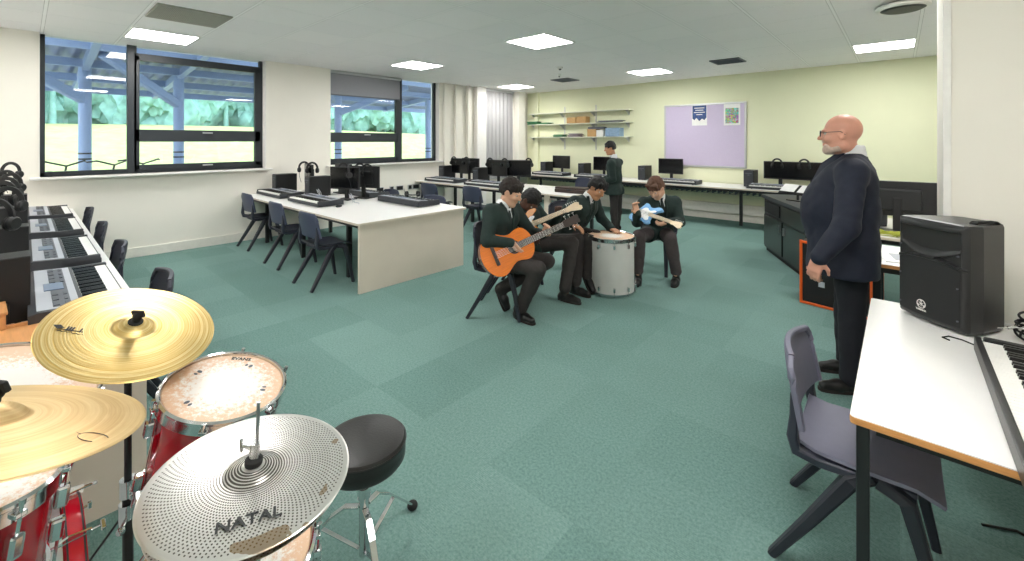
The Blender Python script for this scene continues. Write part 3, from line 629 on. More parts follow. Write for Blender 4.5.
# left desk: screens seen edge on, headphones on top
for x, lab in ((-6.62, 'furthest black computer tower of the left desk, under the window'), (-5.39, 'second black computer tower from the window on the left desk'), (-4.18, 'third black computer tower from the window on the left desk'), (-3.11, 'nearest black computer tower of the left desk at the picture edge')): tow(x, -.14, 0, lab)
lx = (-7.15, -5.95, -4.75, -3.62)
ll = ('furthest black monitor of the left desk, under the window', 'second black monitor from the window on the left desk', 'third black monitor from the window on the left desk', 'fourth black monitor from the window on the left desk', 'nearest black monitor of the left desk at the picture edge')
for x, lab in zip(lx[:4], ll[:4]): mon(x, -.16, PI, lab)
for x, y, z, rz, lab in ((-7.35, -.10, DT+.50, 1.0, 'furthest headphones hanging at the left desk, looped high against the wall'), (-6.95, -.12, DT+.43, .9, 'headphones on the furthest monitor of the left desk, second from the window'), (-6.1, -.08, DT+.44, .9, 'headphones on the left of the second monitor of the left desk'), (-5.78, -.1, DT+.42, 1.0, 'headphones on the right of the second monitor of the left desk'), (-4.9, -.1, DT+.44, .9, 'headphones on the left of the third monitor of the left desk'), (-4.6, -.08, DT+.42, 1.1, 'headphones on the right of the third monitor of the left desk'), (-3.75, -.1, DT+.41, .8, 'nearest headphones hanging at the left desk')):
    hp(x, y, z, rz, lab)
# furthest desk
tow(-7.35, 6.12, 0, 'black computer tower at the window end of the furthest desk'); tow(-6.32, 6.15, 0, 'black computer tower between the two monitors of the furthest desk')
mon(-7.02, 6.2, 0, 'black monitor at the window end of the furthest desk'); mon(-5.92, 6.2, 0, 'black monitor in the middle of the furthest desk'); mon(-5.55, 6.40, .5, 'glossy dark monitor at the right of the furthest desk facing the window')
mon(-6.9, 6.40, PI, 'black monitor behind the first one of the furthest desk')
for x, y, lab in ((-7.22, 6.2, 'headphones on the left corner of the first monitor of the furthest desk'), (-6.82, 6.2, 'headphones on the right corner of the first monitor of the furthest desk'), (-6.12, 6.2, 'headphones on the left corner of the second monitor of the furthest desk'), (-5.72, 6.2, 'headphones on the right corner of the second monitor of the furthest desk'), (-5.45, 6.6, 'headphones on the glossy monitor of the furthest desk')): hp(x, y, DT+.40, .1, lab)
# green wall bench
tow(-6.82, 9.0, 0, 'black computer tower on the green wall bench at the left end of the shelves'); mon(-6.4, 9.05, 0, 'black monitor on the green wall bench below the shelves')
tow(-5.68, 9.0, 0, 'black computer tower on the green wall bench left of the standing boy'); mon(-5.2, 9.05, 0, 'black monitor on the green wall bench beside the face of the standing boy')
tow(-4.15, 9.0, 0, 'black computer tower on the green wall bench left of the pinboard'); mon(-3.6, 9.05, 0, 'black monitor on the green wall bench in front of the pinboard')
tow(-2.06, 8.95, 0, 'black computer tower on the green wall bench right of the pinboard')
mon(-1.62, 9.1, 0, 'black monitor on the green wall bench, left one of the touching pair', DT); mon(-1.14, 9.1, 0, 'black monitor on the green wall bench, right one of the touching pair', DT)
hp(-1.66, 9.07, DT+.42, 0, 'headphones dangling over the left of the touching pair of monitors'); hp(-1.25, 9.07, DT+.42, 0, 'headphones dangling over the right of the touching pair of monitors')
mou = thing('computer_mouse', 'small black mouse on the bench under the pinboard', 'mouse', (-2.92, 8.75, DT)); MB().ball((0, 0, .014), (.03, .05, .018)).build('shell', 'blackp', mou); MB().cyl((-.004, .025, .03), (.004, .025, .03), .006).build('wheel', 'greyp', mou)
mou = thing('computer_mouse', 'small black mouse beside the keyboard on the middle desk', 'mouse', (-5.32, 2.66, DT), .4); MB().ball((0, 0, .014), (.03, .05, .018)).build('shell', 'blackp', mou); MB().cyl((-.004, .025, .03), (.004, .025, .03), .006).build('wheel', 'greyp', mou)
# desk right of the man
mon(-.02, 5.35, PI, 'black monitor seen from behind, nearer the standing man', DT); mon(.47, 5.37, PI, 'black monitor seen from behind, against the end of the near wall', DT)
tow(-.33+.15, 5.75, 0, 'narrow black tower standing behind the shoulder of the suited man')
lp = thing('paper_stack', 'white papers lying on the orange-edged table behind the loudspeaker', 'papers', (.0, 4.15, DT), .2); MB().box((0, 0, .004), (.21, .3, .008)).build('sheets', 'paper', lp); MB().box((.02, .02, .0095), (.12, .2, .002)).build('top_sheet', 'silverp', lp)
cx_ = MB(); random.seed(9)
for q in range(7):
    pts = [(random.uniform(-.15, .15), random.uniform(-.1, .1), .01+random.uniform(0, .03)) for _ in range(7)]; cx_.sweep(pts, .004)
o = cx_.build('cable_bundle', mat('yellow_green_cable', 'A8AE3C', .5)); o.location = (-.05, 5.12, DT); tag(o, 'tangle of yellow-green cables at the foot of the monitors right of the man', 'cables')

# ------------------------------------------------------------------ cables on the left desk
random.seed(3)
def squiggle(x, y, n, sp, z=DT):
    p = Vector((x, y, z+.01)); out = [tuple(p)]
    a = random.uniform(0, 6)
    for _ in range(n): a += random.uniform(-1.1, 1.1); p = p+Vector((math.cos(a)*sp, math.sin(a)*sp*.6, 0)); p.y = max(-.5, min(.0, p.y)) if y < 1 else p.y; p.z = z+.006+random.uniform(0, .03); out.append(tuple(p))
    return out
for x, lab in ((-6.4, 'black cables looped behind the second keyboard of the left desk'), (-5.3, 'black cables looped behind the third keyboard of the left desk'), (-4.1, 'black cables trailing behind the nearest keyboard of the left desk')):
    m_ = MB()
    for _ in range(4): m_.sweep(squiggle(0, -.1, 12, .05, 0), .0035, smooth=True)
    m_.box((.1, -.05, .03), (.09, .05, .04), bev=.008)
    o = m_.build('cable_tangle', 'cord'); o.location = (x, -.02, DT); tag(o, lab, 'cables', 'cables on the left desk')
for x, y, lab in ((-6.35, 2.9, 'pale cable looped beside the tower on the middle desk'), (-5.5, 2.95, 'pale cable curled at the foot of the near monitor of the middle desk')):
    o = MB().sweep([(.0, 0, .01), (.03, -.04, .09), (.0, -.06, .13), (-.03, -.03, .08), (0, .02, .012), (.08, .04, .008), (.15, 0, .008)], .004, smooth=True).sweep([(.04, 0, .01), (.06, -.03, .1), (.03, -.05, .14), (0, 0, .012)], .004, smooth=True).build('cable', 'silverp'); o.location = (x, y, DT); tag(o, lab, 'cable')

# ------------------------------------------------------------------ green wall: pinboard, posters, shelves
pb = thing('pinboard', 'lilac felt pinboard with white frame on the green wall', 'pinboard', (-3.02, GY, 1.685))
MB().box((0, -.012, 0), (1.56, .018, 1.25)).build('felt', 'lilac', pb)
f = MB()
for s_ in (-1, 1): f.box((s_*.79, -.016, 0), (.035, .032, 1.30), bev=.004); f.box((0, -.016, s_*.635), (1.6, .032, .035), bev=.004)
f.build('frame', 'alu', pb)
for x, z, ml, lab, w, h in ((-3.02+-.07, 2.10, 'pblue', 'blue and white printed poster at the top of the pinboard', .30, .42), (-3.02+.55, 2.10, 'pmulti', 'white poster with a colourful collage at the top right of the pinboard', .30, .44)):
    p = thing('poster', lab, 'poster', (x, GY-.024, z)); MB().box((0, 0, 0), (w, .003, h)).build('sheet', 'paper', p)
    if ml == 'pblue':
        MB().prism([(-.14, -.06), (-.1, -.1), (-.06, -.05), (0, -.12), (.05, -.07), (.1, -.1), (.14, -.05), (.14, .2), (-.14, .2)], 0, .002, Matrix.Translation((0, -.002, 0)) @ Matrix.Rotation(PI/2, 4, 'X')).build('printed_area', 'pblue', p)
        l = MB()
        for q, ww in enumerate((.2, .16, .22, .12)): l.box((0, -.0055, .15-q*.045), (ww, .002, .014))
        l.build('print_lines', 'paper', p)
    else:
        MB().box((0, -.003, -.03), (.24, .002, .30)).build('printed_area', 'collage', p)
for k, (z, lab) in enumerate(((2.29, 'top pale shelf board of three on the green wall'), (2.0, 'middle pale shelf board of three on the green wall'), (1.665, 'bottom pale shelf board of three on the green wall'))):
    s_ = thing('wall_shelf', lab, 'shelf', (-6.04, GY-.11, z), 0, 'shelves on the green wall')
    MB().box((0, 0, 0), (2.95, .20, .022), bev=.003).build('board', mat('pale_green_shelf', 'E4E6D4', .5), s_)
    for bx in (-1.38, -.46, .46, 1.38): MB().prism([(0, 0), (-.18, 0), (-.16, -.02), (0, -.11)], -.008, .008, Matrix.Translation((bx, .10, -.011)) @ Matrix(((0, 0, 1, 0), (1, 0, 0, 0), (0, 1, 0, 0), (0, 0, 0, 1)))).build('bracket', 'alu', s_)
for bx, k in ((-6.46, 0), (-5.54, 1)): 
    o = MB().box((bx, GY-.006, 1.9), (.025, .012, 1.1)).build('shelf_upright', 'alu'); tag(o, 'metal shelf upright on the green wall, '+('left' if k == 0 else 'right')+' of the two', 'shelf upright')
def shelf_box(x, z, w, d, h, m, lab, name='cardboard_box', lid=True, rz=0):
    b = thing(name, lab, 'box', (x, GY-.115, z+.011), rz); MB().box((0, 0, h/2), (w, d, h), bev=.003).build('carton', m, b)
    if lid: MB().box((0, 0, h+.004), (w+.006, d+.006, .01), bev=.002).build('lid', m, b)
    return b
shelf_box(-6.13, 2.0, .26, .2, .14, 'card', 'brown cardboard box on the middle shelf, left of the touching pair'); shelf_box(-5.84, 2.0, .26, .2, .15, 'card', 'brown cardboard box on the middle shelf, right of the touching pair')
shelf_box(-5.54, 1.665, .24, .2, .17, 'card', 'brown cardboard box on the bottom shelf beside the white-fronted one'); shelf_box(-5.32, 1.665, .18, .2, .15, 'trimw', 'small white box on the bottom shelf between brown and blue ones')
shelf_box(-4.98, 1.665, .36, .22, .19, 'bluec', 'pale blue patterned box at the right end of the bottom shelf')
shelf_box(-5.44, 1.845, .40, .2, .05, 'greyp', 'flat grey box lying on the boxes of the bottom shelf', lid=False)
def papers(x, z, m, n, lab, w=.3):
    p = thing('folder_pile', lab, 'folders', (x, GY-.115, z+.011))
    for q in range(n): MB().box((random.uniform(-.05, .05), random.uniform(-.01, .01), .01+q*.021), (w, .2, .018), R=(0, 0, random.uniform(-.1, .1)), bev=.002).build('folder', m, p)
papers(-7.35, 2.0, 'greenp', 4, 'green folders heaped at the left end of the middle shelf', .34); papers(-7.0, 2.0, 'greenp', 2, 'thin green folders beside the heap on the middle shelf')
papers(-6.55, 1.665, 'greenp', 3, 'light green folders on the bottom shelf'); papers(-6.05, 1.665, 'purple', 4, 'reddish grey pamphlets on the bottom shelf'); papers(-5.1, 2.0, 'greyp', 2, 'thin grey folders at the right end of the middle shelf', .6)

# ------------------------------------------------------------------ black teacher cabinet, music stand, amplifier
ca = math.atan2(-1.20, .62)
cab = thing('teacher_cabinet', 'black glossy cabinet desk left of the suited man', 'cabinet', (-1.47, 7.15, 0), ca)
MB().box((.78, .30, .40), (1.54, .60, .70), bev=.006).build('carcass', 'blackp', cab); MB().box((.78, .30, .775), (1.6, .66, .05), bev=.006).build('top', 'darkg', cab)
MB().box((.78, .30, .025), (1.5, .56, .05)).build('plinth', 'rubber', cab)
for q in range(2): 
    d_ = MB().box((.40+q*.77, -.008, .30), (.72, .016, .44), bev=.004).build('door', 'lacc', cab); MB().box((.70+q*.16, -.024, .42), (.02, .02, .10), bev=.004).build('handle', 'steel', d_)
MB().box((.36, -.006, .64), (.6, .012, .15)).build('recess_panel', 'rubber', cab); MB().box((1.12, -.010, .64), (.74, .016, .19), bev=.003).build('glossy_panel', 'lacc', cab)
ms = thing('music_stand', 'black music stand with white sheets beside the suited man', 'music stand', (-.98, 6.62, .80), -.5)
MB().box((0, 0, .05), (.02, .02, .1)).box((0, 0, .006), (.2, .16, .012)).build('pole', 'blackm', ms); MB().box((0, .03, .13), (.5, .012, .16), R=(-.9, 0, 0)).build('desk', 'blackp', ms)
for q, x in enumerate((-.12, .12)):
    s_ = MB().box((0, 0, 0), (.2, .003, .14), R=(-.9, 0, 0)).build('music_sheet', 'paper'); s_.location = (-.98+x*math.cos(-.5), 6.62+x*math.sin(-.5)+.02, .955); s_.rotation_euler = (0, 0, -.5); tag(s_, 'white music sheet on the black stand, '+('left' if q == 0 else 'right')+' one', 'sheet')
am = thing('guitar_amplifier', 'black amplifier with orange edging on the floor behind the suited man', 'amplifier', (-.42, 5.12, 0), -.2)
MB().box((0, 0, .31), (.56, .30, .60), bev=.02).build('cabinet', 'blackp', am); MB().box((0, -.152, .30), (.50, .01, .54)).build('grille', 'grille', am)
f = MB()
for s_ in (-1, 1): f.sweep([(s_*.272, -.155, .02), (s_*.272, -.155, .61)], (.022, .022)); f.sweep([(-.28, -.155, .305+s_*.290), (.28, -.155, .305+s_*.290)], (.022, .022)); f.sweep([(s_*.28, .15, .02), (s_*.28, .15, .61)], (.014, .014))
f.build('edging', 'orangev', am); MB().box((-.10, -.160, .22), (.05, .006, .05), bev=.002).build('badge', 'silverp', am)
MB().sweep([(-.1, 0, .61), (-.08, 0, .64), (.08, 0, .64), (.1, 0, .61)], (.03, .008)).build('handle', 'rubber', am)
f = MB()
for sx in (-1, 1):
    for sy in (-1, 1): f.cyl((sx*.22, sy*.1, 0), (sx*.22, sy*.1, .014), .02)
f.build('feet', 'rubber', am)

# ------------------------------------------------------------------ loudspeaker on the near table
FL = Vector((-.015, 2.887, DT)); FR = Vector((.204, 2.667, DT)); sd = (FR-FL); Wd = sd.length; sx_ = sd.normalized(); nz_ = Vector((sx_.y, -sx_.x, 0))  # outward
if nz_.dot(Vector((0, -1, 0))) < 0: nz_ = -nz_
SM = Matrix(((sx_.x, -nz_.x, 0, (FL.x+FR.x)/2), (sx_.y, -nz_.y, 0, (FL.y+FR.y)/2), (0, 0, 1, DT), (0, 0, 0, 1)))
sp = thing('loudspeaker', 'large black moulded loudspeaker standing on the near white table', 'loudspeaker', mw=SM)
hw = Wd/2; SH = .475
out = [(-hw, .03), (-hw+.012, .012), (hw-.012, .012), (hw, .03), (hw, .09), (hw-.045, .24), (hw-.08, .27), (-hw+.08, .27), (-hw+.045, .24), (-hw, .09)]
MB().prism(out, .006, SH, bev=.016).build('cabinet', 'spk', sp)
def front(u, v):
    x = (u-.5)*(2*hw-.004); z = .010+v*(SH-.016); bulge = .022*(1-(2*u-1)**2); y = .010-bulge
    e = min(u, 1-u)*2*hw; ez = min(v, 1-v)*SH; y += .012*max(0, 1-min(e, ez)/.02)**2
    arch = .60+.055*(1-(2*u-1)**2); lipv = .66+.11*(2*u-1)**2
    sm = lambda q_: max(0, min(1, q_))**2*(3-2*max(0, min(1, q_)))
    if arch < v < .94 and .05 < u < .95:
        k = sm((.94-v)/.03)*sm((u-.05)/.03)*sm((.95-u)/.03)
        if v > lipv: y += k*(.004+.058*sm((v-lipv)/.17)*(1-.35*(2*u-1)**2))
        else: y += k*.055*sm((v-arch)/.012)*sm((lipv-v)/.006)*sm((abs(u-.5)-.10)/.06)
    elif arch-.022 < v <= arch: y -= .007
    return (x, y, z)
MB().grid(front, 90, 150).build('front_baffle', 'spk', sp)
def gr(u, v): 
    uu = .05+.9*u; vv = .05+v*(.56+.06*(1-(2*uu-1)**2)-.04); x, y, z = front(uu, vv); return (x, y-.004, z)
MB().grid(gr, 30, 30).build('grille', 'grille', sp)
lg = MB(); LX = Matrix.Translation((-.03+.02, -.0205, .085)) @ Matrix.Rotation(PI/2, 4, 'X')
lg.torus((0, 0, .0), .019, .0016, LX, n=28)
for q in range(3):
    a = PI/2+q*2*PI/3
    for w in (0,): lg.sweep([(-.002*math.cos(a), -.002*math.sin(a), 0), (.016*math.cos(a), .016*math.sin(a), 0)], (.002, .0025), LX)
    for s_ in (-1, 1): lg.sweep([(.0155*math.cos(a)+s_*.005*math.sin(a), .0155*math.sin(a)-s_*.005*math.cos(a), 0), (.0115*math.cos(a), .0115*math.sin(a), 0)], (.002, .0022), LX)
    b_ = a+PI/3; lg.sweep([(0, 0, 0), (.012*math.cos(b_), .012*math.sin(b_), 0)], (.002, .0022), LX)
lg.build('round_logo', 'trimw', sp)
text('lettering', 'YAMAHA', .0115, 'trimw', sp, Matrix.Translation((-.01, -.0215, .058)) @ Matrix.Rotation(PI/2, 4, 'X'), .0006, .0003)
h_ = MB().sweep([(hw-.05, .1, SH), (hw-.05, .11, SH+.008), (hw-.05, .2, SH+.008), (hw-.05, .21, SH)], (.03, .008)); h_.build('handle', 'rubber', sp)
s_ = MB()
for q in range(6): s_.cyl(((q % 2*2-1)*(hw-.025), -.004+0, .06+(q//2)*.14), ((q % 2*2-1)*(hw-.025), .004, .06+(q//2)*.14), .004, n=8)
s_.build('screws', 'greyp', sp)
# stage piano along Y, keys facing -X
sk = make_keyboard('stage_piano', 'black-edged piano keyboard lying along the near right table', L=1.06, D=.30, H=.07, body='blackp', top='blackp', cat='keyboard')
sk.location = (.36, 1.995, DT); sk.rotation_euler = (0, 0, -PI/2)
# cable heap
random.seed(12)
ch = thing('cable_heap', 'coiled black cables and plugs heaped behind the piano keyboard', 'cables', (.47, 2.80, DT))
m_ = MB()
for q in range(9): m_.torus((random.uniform(-.04, .06), random.uniform(-.03, .05), .02+q*.010), random.uniform(.07, .11), .0045, n=28, axis=(random.uniform(-.35, .35), random.uniform(-.35, .35), 1))
for q in range(4): m_.torus((.05, .05, .09+q*.004), .085, .005, n=28, axis=(-.5+q*.15, -1, .35))
m_.build('coils', 'cord', ch)
m_ = MB()
for a, b in (((-.13, -.03, .05), (-.06, -.01, .065)), ((.02, -.11, .03), (.07, -.06, .04)), ((-.04, .0, .11), (.0, .05, .115))): m_.cyl(a, b, .007, .009, n=10); a = Vector(a); b = Vector(b); m_.cyl(a, a-(b-a)*.45, .003, .002, n=8)
m_.build('jack_plugs', 'chrome', ch)
MB().torus((-.055, .02, .085), .02, .009, n=16, axis=(-1, -.6, .2)).build('pale_tie', 'trimw', ch)
MB().box((0, -.168, .035), (1.06, .020, .056), bev=.004).build('front_rail', 'spk', sk)
sk.location.x = .398
o = MB().sweep([(-.05, 0, 0), (-.07, .02, 0), (-.05, .05, 0), (-.01, .04, 0), (.03, .0, 0)], .003, smooth=True).build('cable_loop', 'cord'); o.location = (.205, 2.585, DT+.004); tag(o, 'thin black cable loop at the foot of the loudspeaker', 'cable')
o = MB().sweep([(0, 0, .006), (.1, .05, .006), (.2, 0, .006), (.3, .06, .006), (.45, .0, .006), (.5, -.1, .006)], .005, smooth=True).build('floor_cable', 'cord'); o.location = (.25, 2.6, 0); tag(o, 'black cable lying on the carpet under the near right table', 'cable')

# ------------------------------------------------------------------ drum kit
def disc_frame(c, n): return frame(c, x=(1, 0, 0), z=(n[0], n[1], 1))
def cymbal(name, lab, c, n, D, m, bow=.018, bell=.055, bh=.018):
    n_ = Vector((n[0], n[1], 1)).normalized(); X = disc_frame(Vector(c)+n_*max(bow, 0), n); t = thing(name, lab, 'cymbal', mw=X); R = D/2; k = 40; pr = []
    for q in range(k+1):
        r = R*(1-q/k)
        z = -bow*(r/R)**2
        if r < bell: z += bh*(1-(r/bell)**2)**.8
        elif r < bell*1.15: z += 0
        pr.append((r, z+.0008))
    bot = [(r, z-.0016) for r, z in pr][::-1]
    prof = bot+[(pr[0][0]+.0008, pr[0][1]-.0008)]+pr
    MB().lathe(bot[1:] + [(R+.0006, pr[0][1]-.0008)] + pr[:-1], n=96).build('bronze_disc', m, t, sharp=60)
    return t, X
gc, gX = cymbal('crash_cymbal', 'shiny gold grooved cymbal nearest the left keyboard desk', (-1.69, .213, 1.012), (.418, .195), .41, M['gold'], .012, .048, .016)
MB().cyl((0, 0, .014), (0, 0, .02), .018, .018).build('felt_washer', 'rubber', gc)
tc_, tX = cymbal('ride_cymbal', 'dull tan cymbal cut by the left edge of the picture', (-1.075, -.045, 1.12), (-.067, .29), .41, M['tan'], .016, .05, .020)
hc, hX = cymbal('hi_hat_cymbal', 'silver perforated cymbal with rod through it in the foreground', (-.935, .294, .924), (.1, .041), .35, M['hat'], .010, .045, .012)
# lettering on cymbals: readable from the camera side
def cym_text(t, body, size, ang, r, z, m='blackp', bold=.0004, flip=0):
    X = Matrix.Rotation(ang, 4, 'Z') @ Matrix.Translation((0, -r, z)) @ Matrix.Rotation(flip, 4, 'Z'); return text('lettering', body, size, m, t, X, .0003, bold)
cym_text(hc, 'NATAL', .031, 1.22, .112, -.0015, bold=.0006)
LT_ = Matrix.Translation((-.012, -.128, -.0034)) @ Matrix.Rotation(1.0, 4, 'Z')
lg = MB().prism([(-.050, .004), (-.034, -.006), (-.022, .002), (-.036, .010)], 0, .0008, LT_)
for x0 in (-.016, -.010, -.004, .014, .020, .026): lg.prism([(x0, -.004+x0*.1), (x0+.004, -.004+x0*.1), (x0+.002, .012+x0*.1), (x0-.002, .012+x0*.1)], 0, .0008, LT_)
lg.prism([(-.022, -.004), (.036, .001), (.036, .003), (-.022, -.002)], 0, .0008, LT_).build('logo_mark', 'blackp', gc)
MB().sweep([(-.030+q*.006, -.014+.004*(q % 2)+q*.0004, .0004) for q in range(12)], .0006, LT_).build('script_mark', 'rose', gc)
lg = MB().sweep([(.0+.022*math.cos(a), .022*math.sin(a)*.6, 0) for a in [.6+q*.35 for q in range(14)]], .0006).sweep([(-.02, 0, 0), (-.04, .006, 0), (-.05, -.004, 0), (-.065, .005, 0), (-.08, 0, 0), (-.095, .004, 0)], .0008)
o = lg.build('script_mark', 'rose', tc_); o.location = (.122, .118, -.0092); o.rotation_euler = (0, .06, .75)
def cymstand(lab, X, name='cymbal_stand', base=(0, 0), boom=True, topnut=True, hub=.45, spread=.33, leg0=.4):
    c = X.translation; t = thing(name, lab, 'stand', (c.x, c.y, 0)); n = (X.to_3x3() @ Vector((0, 0, 1)))
    top = Vector((0, 0, c.z))
    piv = top-n*.06; post = Vector((piv.x, piv.y, 0))
    MB().cyl((piv.x, piv.y, .04), (piv.x, piv.y, .55), .013).build('lower_tube', 'blackm', t); MB().cyl((piv.x, piv.y, .5), (piv.x, piv.y, piv.z-.01), .009).build('upper_tube', 'blackm', t)
    MB().cyl(piv, top+n*.028, .004).build('tilter_rod', 'chrome', t); MB().ball(piv, .016).cyl(piv+Vector((0, -.02, 0)), piv+Vector((0, .02, 0)), .012).build('tilter', 'chrome', t)
    MB().cyl((piv.x, piv.y, .52), (piv.x, piv.y, .57), .02).cyl((piv.x, piv.y, .545), (piv.x+.045, piv.y+.01, .545), .005).box((piv.x+.055, piv.y+.012, .545), (.008, .03, .016), bev=.002).build('height_clamp', 'chrome', t)
    if topnut:
        w = MB().cyl(top+n*.016, top+n*.032, .011, .009); w.ball(top+n*.036, (.012, .012, .015)); w.box(top+n*.044, (.038, .008, .02), bev=.003, R=(.3, 0, .6)); w.build('wing_nut', 'rubber', t)
    for q in range(3):
        a = leg0+q*2*PI/3; e = Vector((piv.x+spread*math.cos(a), piv.y+spread*math.sin(a), .012))
        l = MB().sweep([(piv.x+.015*math.cos(a), piv.y+.015*math.sin(a), hub), tuple(e)], (.018, .006)).build('leg', 'blackm', t); MB().ball(e, (.016, .016, .012)).build('rubber_foot', 'rubber', l)
        MB().sweep([(piv.x+.012*math.cos(a), piv.y+.012*math.sin(a), .12), tuple(Vector((piv.x, piv.y, hub)).lerp(e, .55))], (.014, .004)).build('brace', 'chrome', t)
    MB().cyl((piv.x, piv.y, hub-.03), (piv.x, piv.y, hub+.04), .022).cyl((piv.x, piv.y, hub), (piv.x+.05, piv.y-.02, hub), .006).ball((piv.x+.055, piv.y-.022, hub), .011).build('hub', 'chrome', t)
    return t
cymstand('black and chrome stand holding up the gold cymbal', gX, hub=.46, leg0=-2.2)
cymstand('stand under the tan cymbal at the left edge', tX, hub=.40, leg0=.9, spread=.28)
# hi hat stand with rod through
t = thing('hi_hat_stand', 'chrome stand with a rod rising through the silver cymbal', 'stand', (hX.translation.x, hX.translation.y, 0)); hn = hX.to_3x3() @ Vector((0, 0, 1)); ht = Vector((0, 0, hX.translation.z))
MB().cyl((0, 0, .05), (0, 0, .80), .013).build('tube', 'chrome', t); MB().cyl((0, 0, .78), ht+hn*.135, .0032).build('rod', 'steel', t)
MB().lathe([(0, 0), (.014, 0), (.0155, .004), (.0155, .012), (.011, .016), (0, .016)], frame(ht+hn*.010, z=hn), n=20).build('felt', 'rubber', t)
MB().cyl(ht+hn*.026, ht+hn*.055, .009).cyl(ht+hn*.042, ht+hn*.042+Vector((-.025, -.012, 0)), .004).box(ht+hn*.042+Vector((-.03, -.014, 0)), (.006, .004, .026), R=(0, 0, .4), bev=.001).build('clutch', 'chrome', t)
for q in range(3):
    a = .9+q*2*PI/3; e = (.27*math.cos(a), .27*math.sin(a), .012); l = MB().sweep([(0, 0, .3), e], (.018, .006)).build('leg', 'chrome', t); MB().ball(e, (.016, .016, .012)).build('rubber_foot', 'rubber', l)
MB().box((.02, .17, .02), (.08, .28, .012), bev=.004).box((.02, .17, .05), (.07, .25, .008), R=(.15, 0, 0), bev=.003).build('pedal', 'chrome', t)
_, bX = cymbal('hi_hat_cymbal', 'lower silver cymbal hidden beneath the perforated one', (-.935, .294, .885), (.02, .01), .33, M['hat'], -.010, .045, -.012)

def drum(name, lab, X, D, depth, nl, shell='red', legs=False, headm=None, cat='drum', bottom=True, lugz=None, word=None, grp=None):
    t = thing(name, lab, cat, mw=X, group=grp); R = D/2
    MB().lathe([(R-.006, -.012), (R, -.012), (R, -depth+.01), (R-.006, -depth+.01), (R-.006, -.012)], n=64).build('shell', shell, t)
    MB().lathe([(R+.004, -.006), (R+.010, -.002), (R+.010, .004), (R+.0045, .009), (R+.0005, .006), (R-.001, -.002)], n=72).lathe([(R+.003, -.03), (R+.009, -.03), (R+.008, -.004), (R+.003, -.004), (R+.003, -.03)], n=72).build('rim', 'chrome', t)
    hd = MB().lathe([(0, 0), (R*.5, 0), (R-.004, 0), (R+.002, -.006), (R+.002, -.012)][::-1], n=64).build('drum_head', headm or M['head'], t)
    if bottom: MB().lathe([(R+.003, -depth), (R+.010, -depth), (R+.010, -depth+.022), (R+.003, -depth+.022), (R+.003, -depth)], n=72).build('bottom_rim', 'chrome', t); MB().lathe([(0, -depth+.004), (R+.002, -depth+.004), (R+.002, -depth+.014)], n=48).build('bottom_head', 'paper', t)
    zl = lugz or (-.05,)
    for q in range(nl):
        a = 2*PI*(q+.5)/nl; T = Matrix.Rotation(a, 4, 'Z')
        l = MB().box((R+.013, 0, zl[0]-.022), (.024, .022, .045), T, bev=.006).build('lug', 'chrome', t)
        MB().cyl((R+.017, 0, .004), (R+.017, 0, zl[0]-.01), .0032, T=T, n=8).cyl((R+.017, 0, .002), (R+.017, 0, .012), .0055, T=T, n=8).box((R+.013, 0, -.016), (.014, .02, .010), T, bev=.002).build('tension_rod', 'chrome', l)
        if bottom: MB().box((R+.013, 0, -depth+.07), (.024, .022, .045), T, bev=.006).cyl((R+.017, 0, -depth+.06), (R+.017, 0, -depth-.002), .0032, T=T, n=8).build('lower_lug', 'chrome', t)
    return t, R
fX = disc_frame((-1.51, .402, .837), (.221, .12))
ft, R = drum('tom_drum', 'red tom drum with worn head next to the gold cymbal', fX, .31, .30, 6)
text('lettering', 'EVANS', .019, 'blackp', ft, Matrix.Rotation(1.0, 4, 'Z') @ Matrix.Translation((0, R-.024, .0006)), .0003, .0006)
for a in (.9, 2.2, 3.6, 5.0):
    for a2, r_ in ((a, .008), (a+.13, .006)):
        MB().prism([(r_*math.cos(q*PI/5), r_*.65*math.sin(q*PI/5)) for q in range(10)], 0, .0004, Matrix.Rotation(a2, 4, 'Z') @ Matrix.Translation((R*.68, .0, .0003))).build('printed_mark', 'greyp', ft)
t = thing('tom_stand', 'chrome stand carrying the red tom drum', 'stand', (-1.60, .36, 0))
MB().cyl((0, 0, .05), (0, 0, .50), .014).build('tube', 'chrome', t); MB().sweep([(0, 0, .48), (.02, .02, .52)], .012).box((.02, .02, .525), (.12, .03, .012), bev=.003).build('cradle', 'chrome', t)
for q in range(3):
    a = .2+q*2*PI/3; e = (.26*math.cos(a), .26*math.sin(a), .012); l = MB().sweep([(0, 0, .28), e], (.018, .006)).build('leg', 'blackm', t); MB().ball(e, (.016, .016, .012)).build('rubber_foot', 'rubber', l)
# far left larger tom
lX = disc_frame((-2.00, -.02, .84), (.26, .30)); drum('tom_drum', 'large red tom with a worn pale head at the left edge behind the tan cymbal', lX, .40, .32, 8)
# small rack tom under the tan cymbal
rX = disc_frame((-1.385, -.075, .875), (-.02, .12)); rt_, _ = drum('tom_drum', 'small red tom below the tan cymbal at the left edge', rX, .254, .21, 6)
mt = thing('tom_mount', 'chrome mounting arm between the small tom and the bass drum', 'mount', (-1.53, -.2, .50)); MB().cyl((0, 0, .0), (0, 0, .2), .012).cyl((0, 0, .19), (.05, .05, .24), .009).ball((0, 0, .19), .02).build('arm', 'chrome', mt); MB().box((0, 0, .012), (.07, .05, .02), bev=.005).build('plate', 'chrome', mt)
